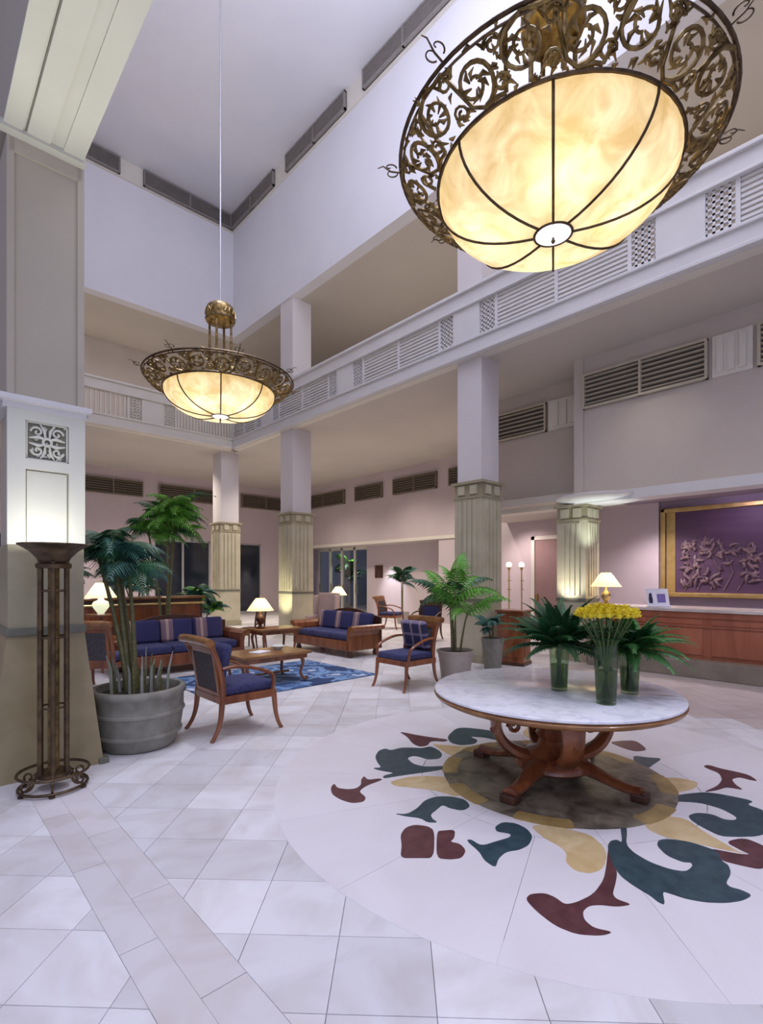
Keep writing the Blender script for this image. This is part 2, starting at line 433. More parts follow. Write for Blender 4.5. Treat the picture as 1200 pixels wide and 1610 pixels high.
# ------------------------------------------------------------------ mesh helpers
class B:
    def __init__(self):
        self.bm = bmesh.new()

    def quadbox(self, c, s):
        return self.box(c, s)

    def box(self, c, s, bev=0.0, rz=0.0, mat=None, seg=2):
        t = bmesh.new()
        bmesh.ops.create_cube(t, size=1.0)
        bmesh.ops.scale(t, vec=s, verts=t.verts)
        if bev > 0:
            bmesh.ops.bevel(t, geom=list(t.edges), offset=min(bev, min(s) * 0.49), segments=seg, affect='EDGES', profile=0.6)
        if mat is None:
            mat = Matrix.Translation(c) @ Matrix.Rotation(rz, 4, 'Z')
        else:
            mat = mat @ Matrix.Translation(c)
        bmesh.ops.transform(t, matrix=mat, verts=t.verts)
        self.merge(t)
        return self

    def b2(self, x0, x1, y0, y1, z0, z1, bev=0.0):
        return self.box(((x0 + x1) / 2, (y0 + y1) / 2, (z0 + z1) / 2), (abs(x1 - x0), abs(y1 - y0), abs(z1 - z0)), bev)

    def merge(self, t):
        me = bpy.data.meshes.new('tmp')
        t.to_mesh(me)
        t.free()
        self.bm.from_mesh(me)
        bpy.data.meshes.remove(me)

    def tube(self, pts, r=0.01, seg=8, cap=True, up=None, flat=1.0):
        """swept tube; r number or list; flat scales the radius along the second frame axis"""
        pts = [Vector(p) for p in pts]
        n = len(pts)
        rs = r if isinstance(r, (list, tuple)) else [r] * n
        rings = []
        prev = None
        for i in range(n):
            a = pts[max(i - 1, 0)]
            b = pts[min(i + 1, n - 1)]
            t = (b - a)
            if t.length < 1e-9:
                t = Vector((0, 0, 1))
            t.normalize()
            if up is not None:
                u = Vector(up)
            elif prev is not None:
                u = prev
            else:
                u = Vector((0, 0, 1)) if abs(t.z) < 0.9 else Vector((1, 0, 0))
            u = u - t * u.dot(t)
            if u.length < 1e-6:
                u = Vector((1, 0, 0)) - t * t.x
            u.normalize()
            v = t.cross(u)
            prev = u
            ring = []
            for k in range(seg):
                th = 2 * PI * (k + 0.5) / seg
                ring.append(self.bm.verts.new(pts[i] + u * (math.cos(th) * rs[i]) + v * (math.sin(th) * rs[i] * flat)))
            rings.append(ring)
        for i in range(n - 1):
            for k in range(seg):
                k2 = (k + 1) % seg
                self.bm.faces.new((rings[i][k], rings[i][k2], rings[i + 1][k2], rings[i + 1][k]))
        if cap:
            self.bm.faces.new(list(reversed(rings[0])))
            self.bm.faces.new(rings[-1])
        return self

    def lathe(self, prof, seg=24, at=(0, 0, 0), a0=0.0, a1=2 * PI, closed=True):
        at = Vector(at)
        full = abs(a1 - a0 - 2 * PI) < 1e-6
        m = seg if full else seg + 1
        rings = []
        for r, z in prof:
            if r < 1e-6 and full:
                rings.append([self.bm.verts.new(at + Vector((0, 0, z)))])
            else:
                rings.append([self.bm.verts.new(at + Vector((r * math.cos(a0 + (a1 - a0) * k / seg), r * math.sin(a0 + (a1 - a0) * k / seg), z))) for k in range(m)])
        for i in range(len(rings) - 1):
            p, q = rings[i], rings[i + 1]
            for k in range(seg):
                k2 = (k + 1) % m
                if len(p) == 1 and len(q) == 1:
                    continue
                if len(p) == 1:
                    self.bm.faces.new((p[0], q[k2], q[k]))
                elif len(q) == 1:
                    self.bm.faces.new((p[k], p[k2], q[0]))
                else:
                    self.bm.faces.new((p[k], p[k2], q[k2], q[k]))
        return self

    def prism(self, poly, z0, z1, mat=None, cham=0.0):
        mat = mat or Matrix.Identity(4)
        n = len(poly)
        area = sum(poly[i][0] * poly[(i + 1) % n][1] - poly[(i + 1) % n][0] * poly[i][1] for i in range(n))
        if area < 0:
            poly = list(reversed(poly))
        lo = [self.bm.verts.new(mat @ Vector((x, y, z0))) for x, y in poly]
        hi = [self.bm.verts.new(mat @ Vector((x, y, z1))) for x, y in poly]
        self.bm.faces.new(list(reversed(lo)))
        self.bm.faces.new(hi)
        for i in range(n):
            j = (i + 1) % n
            self.bm.faces.new((lo[i], lo[j], hi[j], hi[i]))
        return self

    def quad(self, a, b, c, d):
        self.bm.faces.new([self.bm.verts.new(Vector(p)) for p in (a, b, c, d)])
        return self

    def tri(self, a, b, c):
        self.bm.faces.new([self.bm.verts.new(Vector(p)) for p in (a, b, c)])
        return self

    def xf(self, mat):
        bmesh.ops.transform(self.bm, matrix=mat, verts=self.bm.verts)
        return self

    def mesh(self, name, mat, smooth=False, ang=35):
        me = bpy.data.meshes.new(name)
        bmesh.ops.recalc_face_normals(self.bm, faces=self.bm.faces) if smooth != 'leaf' else None
        self.bm.to_mesh(me)
        self.bm.free()
        if mat:
            me.materials.append(M[mat])
        if smooth:
            me.polygons.foreach_set('use_smooth', [True] * len(me.polygons))
            if smooth != 'leaf':
                me.set_sharp_from_angle(angle=math.radians(ang))
        return me

    def obj(self, name, mat, parent=None, smooth=False, ang=35, loc=None):
        return link(name, self.mesh(name, mat, smooth, ang), parent, loc)


def link(name, me, parent=None, loc=None):
    o = bpy.data.objects.new(name, me)
    COL.objects.link(o)
    if parent is not None:
        o.parent = parent
    if loc is not None:
        o.location = loc
    return o


def tag(o, label=None, cat=None, group=None, kind=None):
    if label:
        o['label'] = label
    if cat:
        o['category'] = cat
    if group:
        o['group'] = group
    if kind:
        o['kind'] = kind
    return o


def thing(name, label, cat, loc=(0, 0, 0), rz=0.0, group=None):
    o = bpy.data.objects.new(name, None)
    COL.objects.link(o)
    o.empty_display_size = 0.1
    o.location = loc
    o.rotation_euler = (0, 0, rz)
    return tag(o, label, cat, group)


def struct(name, b, mat, label=None, parent=None, smooth=False):
    o = b.obj(name, mat, parent, smooth)
    if parent is None:
        o['kind'] = 'structure'
        if label:
            o['label'] = label
    return o


def dup(root, loc, rz, label=None, group=None):
    r = root.copy()
    COL.objects.link(r)
    r.location = loc
    r.rotation_euler = (0, 0, rz)
    if label:
        r['label'] = label
    if group:
        r['group'] = group
    for ch in list(root.children):
        c = ch.copy()
        COL.objects.link(c)
        c.parent = r
        for g in ch.children:
            d = g.copy()
            COL.objects.link(d)
            d.parent = c
    return r


def arc(c, r, a0, a1, n, plane='xz', k=1.0):
    out = []
    for i in range(n):
        a = a0 + (a1 - a0) * i / (n - 1)
        u, v = r * math.cos(a), r * k * math.sin(a)
        if plane == 'xz':
            out.append((c[0] + u, c[1], c[2] + v))
        elif plane == 'yz':
            out.append((c[0], c[1] + u, c[2] + v))
        else:
            out.append((c[0] + u, c[1] + v, c[2]))
    return out


def bez(p0, p1, p2, p3, n=10):
    p0, p1, p2, p3 = map(Vector, (p0, p1, p2, p3))
    out = []
    for i in range(n):
        t = i / (n - 1)
        s = 1 - t
        out.append(p0 * s ** 3 + p1 * (3 * s * s * t) + p2 * (3 * s * t * t) + p3 * t ** 3)
    return out


# ================================================================== FLOOR
floor = struct('floor', B().b2(-7, 18, -7, 24, -0.12, -0.008), 'grout', 'pale polished marble lobby floor laid in diagonal tiles')
SIN, COS = math.sin(math.radians(43.1)), math.cos(math.radians(43.1))
TS = 0.405
E1 = Vector((math.sin(PI / 4), math.cos(PI / 4)))
E2 = Vector((math.cos(PI / 4), -math.sin(PI / 4)))
T0 = Vector((1.413, 2.931))
MED = Vector((3.81, 2.05))
MEDR = 2.2


def clip_half(poly, px, keep_less):
    out = []
    n = len(poly)
    for i in range(n):
        a, b = poly[i], poly[(i + 1) % n]
        ia = (a[0] < px) == keep_less
        ib = (b[0] < px) == keep_less
        if ia:
            out.append(a)
        if ia != ib:
            t = (px - a[0]) / (b[0] - a[0])
            out.append((px, a[1] + t * (b[1] - a[1])))
    return out


def tile_into(b, poly, z=0.0, gap=0.0014):
    """one tile: flat top with a small sloped edge down into the joint"""
    n = len(poly)
    cx = sum(p[0] for p in poly) / n
    cy = sum(p[1] for p in poly) / n
    top, low = [], []
    for x, y in poly:
        d = math.hypot(x - cx, y - cy)
        k1 = max(0.3, 1 - 2.2 * gap / d)
        k2 = max(0.3, 1 - 1.0 * gap / d)
        top.append(b.bm.verts.new((cx + (x - cx) * k1, cy + (y - cy) * k1, z)))
        low.append(b.bm.verts.new((cx + (x - cx) * k2, cy + (y - cy) * k2, z - 0.005)))
    b.bm.faces.new(top)
    for i in range(n):
        j = (i + 1) % n
        b.bm.faces.new((low[i], low[j], top[j], top[i]))


tb = B()
tile_into(tb, [tuple(E1 * (a * TS) + E2 * (c * TS)) for a, c in ((-.5, -.5), (-.5, .5), (.5, .5), (.5, -.5))])
tile_me = tb.mesh('floor_tile', 'marble_floor')
tiles = []
for i in range(-45, 45):
    for j in range(-45, 45):
        c = T0 + E1 * ((i + .5) * TS) + E2 * ((j + .5) * TS)
        if not (-5 < c.x < 15.5 and -4 < c.y < 21.5):
            continue
        poly = [tuple(c + E1 * (a * TS) + E2 * (d * TS)) for a, d in ((-.5, -.5), (-.5, .5), (.5, .5), (.5, -.5))]
        if all((Vector(p) - MED).length < MEDR - 0.01 for p in poly):
            continue
        dep = c.x * SIN + c.y * COS
        lat = c.x * COS - c.y * SIN
        seen = dep > 1.6 and abs(lat) < dep * 0.80 and not ((c - MED).length < MEDR)
        tiles.append(((dep if seen else 1000 + dep), c, poly))
tiles.sort(key=lambda t: t[0])
rest = B()
warm_rest = B()
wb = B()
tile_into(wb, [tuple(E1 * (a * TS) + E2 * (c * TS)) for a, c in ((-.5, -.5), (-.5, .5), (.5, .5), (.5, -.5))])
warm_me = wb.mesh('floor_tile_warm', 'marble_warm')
cnt = 0
for dep, c, poly in tiles:
    xs = [p[0] for p in poly]
    pieces = []
    if max(xs) <= 0.66 or min(xs) >= 1.01:
        pieces = [None]
    else:
        for q in (clip_half(poly, 0.66, True), clip_half(poly, 1.01, False)):
            if len(q) >= 3 and abs(sum(q[k][0] * q[(k + 1) % len(q)][1] - q[(k + 1) % len(q)][0] * q[k][1] for k in range(len(q)))) > 0.004:
                pieces.append(q)
    for q in pieces:
        if cnt < 298 and dep < 900:
            if q is None:
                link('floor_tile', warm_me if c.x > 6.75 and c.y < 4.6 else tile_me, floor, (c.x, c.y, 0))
            else:
                b = B()
                tile_into(b, q)
                b.obj('floor_tile', 'marble_floor', floor)
            cnt += 1
        else:
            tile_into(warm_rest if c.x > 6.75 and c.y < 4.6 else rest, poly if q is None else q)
o = rest.obj('floor_tiles_beyond', 'marble_floor', floor)
o['kind'] = 'stuff'
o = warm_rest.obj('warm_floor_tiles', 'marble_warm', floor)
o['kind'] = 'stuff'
# two-strip border band running along the column line
for x0, x1, off in ((0.66, 0.82, 0.0), (0.82, 1.01, 0.37)):
    bb = B()
    tile_into(bb, [(x0 - (x0 + x1) / 2, -0.41), (x1 - (x0 + x1) / 2, -0.41), (x1 - (x0 + x1) / 2, 0.41), (x0 - (x0 + x1) / 2, 0.41)])
    me = bb.mesh('border_tile', 'marble_band')
    y = -3.0 + off
    while y < 21:
        link('border_tile', me, floor, ((x0 + x1) / 2, y, 0))
        y += 0.82
# round medallion field: slabs in two rings, then the coloured stone inlays
for r0, r1, n in ((0.0, 1.05, 8), (1.05, MEDR, 16)):
    for k in range(n):
        a0, a1 = 2 * PI * k / n, 2 * PI * (k + 1) / n
        m_ = 5
        pts = [(MED.x + r1 * math.cos(a0 + (a1 - a0) * i / m_), MED.y + r1 * math.sin(a0 + (a1 - a0) * i / m_)) for i in range(m_ + 1)]
        if r0 > 0:
            pts += [(MED.x + r0 * math.cos(a1 + (a0 - a1) * i / m_), MED.y + r0 * math.sin(a1 + (a0 - a1) * i / m_)) for i in range(m_ + 1)]
        else:
            pts += [(MED.x, MED.y)]
        b = B()
        tile_into(b, pts, 0.0018, 0.0012)
        b.obj('medallion_slab', 'marble_field', floor)
INLAYS = [
    ('maroon', [(2.359, 3.088),(2.431, 3.135),(2.393, 3.049),(2.433, 2.975),(2.495, 2.943),(2.566, 2.971),(2.624, 3.042),(2.698, 3.088),(2.663, 3.006),(2.747, 2.968),(2.759, 2.928),(2.588, 2.931),(2.472, 2.891),(2.445, 2.776),(2.385, 2.732),(2.308, 2.771),(2.284, 2.876),(2.295, 2.986)]),
    ('teal', [(2.856, 3.167),(2.921, 3.119),(2.975, 3.233),(3.059, 3.354),(3.189, 3.445),(3.276, 3.447),(3.269, 3.37),(3.397, 3.362),(3.478, 3.286),(3.524, 3.215),(3.632, 3.2),(3.599, 3.061),(3.528, 2.967),(3.437, 2.924),(3.347, 2.983),(3.344, 3.087),(3.319, 3.136),(3.24, 3.133),(3.174, 2.999),(3.198, 2.884),(3.33, 2.783),(3.532, 2.736),(3.532, 2.688),(3.39, 2.704),(3.183, 2.772),(2.99, 2.857),(2.869, 2.907),(2.773, 2.943),(2.81, 2.983),(2.924, 2.962),(2.868, 3.08)]),
    ('maroon', [(3.74, 3.734),(3.774, 3.565),(3.834, 3.378),(3.91, 3.211),(3.836, 3.188),(3.747, 3.301),(3.628, 3.233),(3.545, 3.253),(3.556, 3.359),(3.678, 3.556)]),
    ('tan', [(3.697, 3.257),(3.762, 3.108),(3.964, 2.861),(3.8, 2.792),(3.571, 2.849),(3.598, 3.008)]),
    ('teal', [(3.972, 3.281),(4.255, 3.394),(4.357, 3.335),(4.441, 3.149),(4.489, 2.999),(4.245, 2.836),(4.224, 3.013),(4.135, 3.129),(4.105, 2.998),(3.993, 2.951),(3.854, 3.021),(3.85, 3.144)]),
    ('tan', [(2.763, 2.865),(2.956, 2.825),(3.089, 2.722),(3.188, 2.588),(3.102, 2.431),(2.935, 2.301),(2.907, 2.502),(2.816, 2.661),(2.737, 2.773)]),
    ('teal', [(2.412, 2.458),(2.47, 2.388),(2.586, 2.401),(2.719, 2.452),(2.829, 2.434),(2.908, 2.36),(2.939, 2.263),(2.883, 2.169),(2.791, 2.162),(2.751, 2.246),(2.758, 2.319),(2.666, 2.295),(2.587, 2.279),(2.546, 2.23),(2.536, 2.17),(2.487, 2.216),(2.497, 2.291),(2.447, 2.366)]),
    ('maroon', [(2.057, 2.042),(2.161, 2.132),(2.241, 2.224),(2.331, 2.268),(2.401, 2.255),(2.45, 2.183),(2.438, 2.116),(2.198, 1.911),(2.135, 1.97)]),
    ('maroon', [(2.207, 1.903),(2.442, 2.099),(2.475, 2.081),(2.541, 2.033),(2.458, 1.972),(2.404, 1.963),(2.429, 1.904),(2.395, 1.834),(2.313, 1.803),(2.252, 1.839)]),
    ('teal', [(2.488, 1.906),(2.518, 1.893),(2.501, 1.804),(2.614, 1.773),(2.712, 1.743),(2.757, 1.765),(2.712, 1.84),(2.755, 1.883),(2.845, 1.886),(2.897, 1.819),(2.884, 1.728),(2.825, 1.653),(2.718, 1.616),(2.63, 1.626),(2.555, 1.667),(2.462, 1.658),(2.37, 1.614),(2.387, 1.702),(2.441, 1.774)]),
    ('tan', [(2.938, 1.746),(3.045, 1.645),(3.07, 1.554),(3.106, 1.422),(3.031, 1.307),(2.944, 1.248),(2.794, 1.205),(2.696, 1.235),(2.662, 1.304),(2.712, 1.384),(2.795, 1.415),(2.841, 1.486),(2.856, 1.593)]),
    ('maroon', [(4.982, 2.093),(5.091, 2.047),(5.232, 1.939),(5.026, 1.753),(4.889, 1.812),(4.906, 1.938)]),
    ('teal', [(4.433, 1.814),(4.459, 1.73),(4.623, 1.729),(4.765, 1.79),(4.807, 1.685),(4.881, 1.584),(4.678, 1.586),(4.52, 1.584),(4.38, 1.699)]),
    ('maroon', [(4.934, 1.285),(5.0, 1.267),(4.977, 1.161),(4.989, 1.067),(4.983, 0.972),(4.883, 0.894),(4.865, 0.949),(4.875, 1.015),(4.778, 1.049),(4.674, 0.999),(4.598, 0.931),(4.582, 0.997),(4.559, 1.036),(4.455, 1.065),(4.324, 1.131),(4.543, 1.087),(4.71, 1.094),(4.855, 1.151),(4.893, 1.239)]),
    ('teal', [(3.73, 1.352),(4.066, 1.265),(4.185, 1.219),(4.345, 1.118),(4.392, 1.024),(4.43, 0.831),(4.32, 0.859),(4.301, 0.761),(4.196, 0.668),(4.029, 0.649),(3.848, 0.701),(3.745, 0.786),(3.674, 0.864),(3.722, 0.973),(3.774, 1.05),(3.834, 1.087),(3.923, 1.059),(3.975, 0.982),(3.944, 0.904),(3.986, 0.852),(4.05, 0.858),(4.118, 0.96),(4.117, 1.094),(3.999, 1.235),(3.83, 1.288),(3.724, 1.323)]),
    ('tan', [(4.24, 1.808),(4.286, 1.585),(4.369, 1.469),(4.514, 1.334),(4.517, 1.2),(4.34, 1.19),(4.167, 1.268),(4.102, 1.379),(4.052, 1.529),(4.016, 1.669)]),
    ('tan', [(3.493, 1.249),(3.715, 1.198),(3.78, 1.084),(3.671, 0.96),(3.603, 0.84),(3.547, 0.745),(3.552, 0.699),(3.503, 0.817),(3.464, 0.949),(3.413, 1.085),(3.43, 1.186)]),
    ('maroon', [(3.619, 0.826),(3.759, 0.761),(3.737, 0.661),(3.65, 0.569),(3.421, 0.605),(3.386, 0.692),(3.361, 0.79),(3.465, 0.863),(3.485, 0.813),(3.515, 0.738),(3.556, 0.686),(3.573, 0.737)]),
    ('teal', [(3.035, 1.286),(3.119, 1.305),(3.166, 1.283),(3.149, 1.244),(3.348, 1.335),(3.45, 1.367),(3.466, 1.351),(3.307, 1.277),(3.148, 1.223),(3.086, 1.156),(3.049, 1.054),(3.054, 0.957),(3.091, 0.887),(3.178, 0.878),(3.218, 0.896),(3.184, 0.927),(3.194, 1.015),(3.267, 1.091),(3.341, 1.108),(3.408, 1.068),(3.457, 0.977),(3.464, 0.906),(3.459, 0.827),(3.359, 0.783),(3.338, 0.746),(3.256, 0.715),(3.132, 0.712),(3.106, 0.688),(3.12, 0.643),(3.109, 0.592),(3.019, 0.617),(2.94, 0.668),(2.872, 0.739),(2.833, 0.813),(2.821, 0.884),(2.814, 0.914),(2.706, 0.866),(2.704, 0.897),(2.732, 0.945),(2.755, 1.033),(2.797, 1.119),(2.891, 1.202)]),
    ('maroon', [(3.048, 1.286),(2.874, 1.189),(2.821, 1.141),(2.707, 1.104),(2.605, 1.078),(2.578, 1.046),(2.593, 0.976),(2.52, 1.022),(2.475, 1.085),(2.43, 1.117),(2.369, 1.12),(2.314, 1.089),(2.29, 1.033),(2.329, 0.959),(2.267, 0.985),(2.194, 1.066),(2.176, 1.159),(2.206, 1.273),(2.247, 1.355),(2.301, 1.363),(2.363, 1.316),(2.37, 1.262),(2.351, 1.202),(2.408, 1.171),(2.535, 1.143),(2.7, 1.161),(2.872, 1.22)]),
]


def smooth_poly(p, it=2):
    for _ in range(it):
        q = []
        n = len(p)
        for i in range(n):
            a, b = p[i], p[(i + 1) % n]
            q.append((a[0] * .8 + b[0] * .2, a[1] * .8 + b[1] * .2))
            q.append((a[0] * .2 + b[0] * .8, a[1] * .2 + b[1] * .8))
        p = q
    return p


def inlay(col, p, z=0.004):
    from mathutils.geometry import tessellate_polygon
    p = smooth_poly(p)
    b = B()
    n = len(p)
    tri = tessellate_polygon([[Vector((x, y, 0)) for x, y in p]])
    hi = [b.bm.verts.new((x, y, z)) for x, y in p]
    lo = [b.bm.verts.new((x, y, -0.004)) for x, y in p]
    for t in tri:
        try:
            b.bm.faces.new([hi[i] for i in t])
        except ValueError:
            pass
    for i in range(n):
        j = (i + 1) % n
        b.bm.faces.new((lo[i], lo[j], hi[j], hi[i]))
    return b.obj('stone_inlay', 'inlay_' + col, floor)


ZI = {'tan': 0.0032, 'teal': 0.0044, 'maroon': 0.0038}
for col, p in INLAYS:
    inlay(col, p, ZI[col])
rot = lambda p, a: [(MED.x + (x - MED.x) * math.cos(a) - (y - MED.y) * math.sin(a), MED.y + (x - MED.x) * math.sin(a) + (y - MED.y) * math.cos(a)) for x, y in p]
inlay('maroon', rot(INLAYS[0][1], math.radians(-110)), 0.0038)
inlay('tan', rot(INLAYS[10][1], math.radians(180)), 0.0032)
disc = [(MED.x + 0.88 * math.cos(2 * PI * k / 24), MED.y + 0.88 * math.sin(2 * PI * k / 24)) for k in range(24)]
inlay('brown', disc, 0.0055)
for k, ad in enumerate((161, 204, 262, 305, 350, 35, 80, 120)):
    a0, a1 = math.radians(ad - 13), math.radians(ad + 13)
    p = [(MED.x + r_ * math.cos(a0 + (a1 - a0) * i / 6), MED.y + r_ * math.sin(a0 + (a1 - a0) * i / 6)) for r_, rng in ((0.885, range(7)), (0.76, range(6, -1, -1))) for i in rng]
    inlay('ochre', p, 0.0062)

# ================================================================== SHELL
ZS = 5.75       # underside of the gallery slab
ZT = 9.4        # lower edge of the ceiling well
ZC = 13.3       # top of the well
# ceiling well
struct('ceiling', B().b2(0.5, 8.3, -5, 16.0, ZC, ZC + 0.2), 'well_paint', 'pale lilac-white ceiling at the top of the well')
struct('wall_well_right', B().b2(7.8, 8.1, -5, 15.4, ZT, ZC), 'well_paint', 'plain pale upper wall of the ceiling well, long side')
struct('wall_well_back', B().b2(0.5, 8.1, 15.4, 15.7, ZT, ZC), 'well_paint', 'plain pale upper wall of the ceiling well, far end')
struct('wall_well_left', B().b2(0.55, 1.10, -5, 15.4, 6.6, ZC), 'well_paint', 'upper wall of the ceiling well above the panelled beam')
struct('ceiling_gallery_right', B().b2(8.1, 14.2, -6, 21.3, ZT, ZT + 0.2), 'soffit_paint', 'beige soffit over the upper gallery')
struct('ceiling_gallery_back', B().b2(-3.2, 8.1, 15.7, 21.3, ZT, ZT + 0.2), 'soffit_paint', 'beige soffit over the far upper gallery')
# upper gallery walls
struct('wall_upper_right', B().b2(11.6, 11.8, -6, 18.6, 6.05, ZT), 'wall_paint', 'plain beige wall behind the upper gallery')
struct('wall_upper_back', B().b2(-3.2, 11.6, 18.4, 18.6, 6.05, ZT), 'wall_paint', 'plain beige wall behind the far upper gallery')
# gallery slab (its underside is the lounge ceiling)
struct('ceiling_lounge_right', B().b2(8.0, 14.2, -6, 21.3, ZS, 6.05), 'soffit_paint', 'beige lounge ceiling under the gallery')
struct('ceiling_lounge_back', B().b2(-3.2, 8.0, 15.6, 21.3, ZS, 6.05), 'soffit_paint', 'beige lounge ceiling under the far gallery')
# lounge walls; the right one has an opening y 11.7..19.5 up to z 2.95
w = B()
w.b2(13.7, 13.9, 5.6, 21.3, 2.95, ZS)
w.b2(13.7, 13.9, 19.5, 21.3, 0, 2.95)
w.b2(13.7, 13.9, 5.6, 11.7, 0, 2.95)
struct('wall_lounge_right', w, 'mauve_paint', 'mauve lounge wall with a wide opening')
# back wall with window openings
BW = [(-1.5, 1.5), (2.2, 4.7), (5.35, 6.15), (7.25, 9.55), (10.5, 12.0)]
w = B()
w.b2(-3.2, 13.9, 21.0, 21.3, 3.15, ZS)
xs = [-3.2] + [v for p in BW for v in p] + [13.9]
for i in range(0, len(xs), 2):
    w.b2(xs[i], xs[i + 1], 21.0, 21.3, 0, 3.15)
struct('wall_back', w, 'mauve_paint', 'mauve back wall with dark windows')
struct('wall_left_light_block', B().b2(-3.4, -3.2, 6.5, 21.3, 0, ZT), 'wall_paint', 'unseen beige side wall added to limit the light')  # out-of-view wall, added to bound the light
for i, (a, b_) in enumerate(BW):
    n = max(1, round((b_ - a) / 1.15))
    fr = B()
    for k in range(n + 1):
        x = a + (b_ - a) * k / n
        fr.b2(x - 0.04, x + 0.04, 21.02, 21.14, 0, 3.15)
    fr.b2(a, b_, 21.02, 21.14, 3.07, 3.15)
    fr.b2(a, b_, 21.02, 21.14, 0, 0.08)
    win = struct('window_%d' % (i + 1), fr, 'curtain_grey', 'dark night window in the far wall')
    for k in range(n):
        x0, x1 = a + (b_ - a) * k / n + 0.04, a + (b_ - a) * (k + 1) / n - 0.04
        B().b2(x0, x1, 21.07, 21.09, 0.08, 3.07).obj('pane', 'night_glass', win)
# alcove beyond the right-hand opening
w = B()
w.b2(14.6, 14.8, 10.9, 16.5, 0, 2.95)
w.b2(14.6, 14.8, 20.1, 21.3, 0, 2.95)
w.b2(13.9, 14.8, 10.7, 10.9, 0, 2.95)
struct('wall_alcove', w, 'mauve_paint', 'pale mauve wall seen through the wide opening')
struct('ceiling_alcove', B().b2(13.9, 16.4, 10.7, 21.3, 2.95, 3.1), 'soffit_paint', 'low ceiling of the alcove')
spot('alcove_downlight', (13.75, 14.9, 2.75), (14.6, 14.9, 0.7), 170, (0.9, 0.88, 1.0), 60, 0.9, 0.05)
spot('column_uplight', (6.95, 12.0, 0.35), (7.85, 12.35, 1.2), 95, (1.0, 0.95, 0.65), 60, 0.9, 0.05)
d1 = B()
for y in (16.5, 17.4, 18.3, 19.2, 20.1):
    d1.b2(14.62, 14.74, y - 0.05, y + 0.05, 0, 2.95)
d1.b2(14.62, 14.74, 16.5, 20.1, 2.83, 2.95)
d1.b2(14.62, 14.74, 16.5, 20.1, 0, 0.1)
door1 = struct('door_1', d1, 'trim_cream', 'cream framed glass doors beyond the opening')
for k in range(4):
    y0 = 16.55 + 0.9 * k
    B().b2(14.67, 14.69, y0, y0 + 0.8, 0.1, 2.83).obj('pane', 'window_glass', door1)
    B().b2(14.60, 14.63, y0 + 0.74, y0 + 0.77, 0.9, 1.3).obj('handle', 'brass', door1)
struct('wall_court', B().b2(17.6, 17.8, 14.0, 25.5, 0, 3.6), 'curtain_grey', 'grey court wall beyond the glass doors')
spot('court_light', (15.0, 18.6, 2.85), (16.0, 18.8, 0.8), 130, (1, 1, 0.95), 130, 0.9)

# ------------------------------------------------------------------ bulkhead above the reception
struct('wall_reception_header', B().b2(9.4, 9.7, -6, 4.55, 3.16, ZS), 'wall_paint', 'beige bulkhead over the reception desk')
struct('wall_side_header', B().b2(10.2, 10.5, 4.55, 7.05, 3.16, ZS), 'wall_paint', 'beige bulkhead set back beside the lit column')
struct('wall_header_return', B().b2(9.7, 10.2, 4.40, 4.55, 3.16, ZS), 'wall_paint', 'short return joining the two bulkheads')
struct('trim_1', B().b2(9.30, 9.72, -6, 4.58, 2.99, 3.16), 'trim_white', 'pale fascia along the foot of the bulkhead')
struct('trim_2', B().b2(10.12, 10.5, 4.58, 7.05, 3.06, 3.16), 'trim_cream', 'cream moulding along the foot of the set-back bulkhead')
struct('ceiling_reception', B().b2(9.7, 11.7, -6, 4.4, 3.16, 3.30), 'purple_paint', 'mauve ceiling over the reception desk')
struct('ceiling_passage', B().b2(9.7, 11.0, 5.6, 7.05, 3.16, 3.30).b2(9.7, 11.7, 4.4, 5.6, 3.16, 3.30).b2(11.0, 12.8, 5.6, 8.2, 3.16, 3.30), 'soffit_paint', 'beige ceiling of the passage beyond the lit column')
struct('wall_reception', B().b2(11.5, 11.7, -6, 5.6, 0, 3.16), 'purple_paint', 'dusky purple wall behind the reception desk')
struct('wall_reception_pier', B().b2(11.42, 11.5, 3.78, 5.6, 0, 3.16), 'mauve_paint', 'mauve wall panel left of the framed artwork')
struct('wall_passage', B().b2(12.6, 12.8, 5.6, 9.4, 0, ZS), 'mauve_paint', 'mauve wall beyond the lit column')
struct('wall_passage_end', B().b2(11.7, 12.8, 5.4, 5.6, 0, 3.16), 'mauve_paint', 'short wall at the end of the passage')
d2 = B()
d2.b2(12.52, 12.6, 6.50, 6.60, 0, 2.72)
d2.b2(12.52, 12.6, 7.28, 7.38, 0, 2.72)
d2.b2(12.52, 12.6, 6.50, 7.38, 2.62, 2.72)
door2 = struct('door_2', d2, 'trim_cream', 'rose door in a cream frame beyond the lit column')
B().b2(12.55, 12.59, 6.60, 7.28, 0.0, 2.62).obj('door_leaf', 'door_pink', door2)
B().b2(12.50, 12.55, 7.18, 7.22, 0.95, 1.15).obj('handle', 'brass', door2)

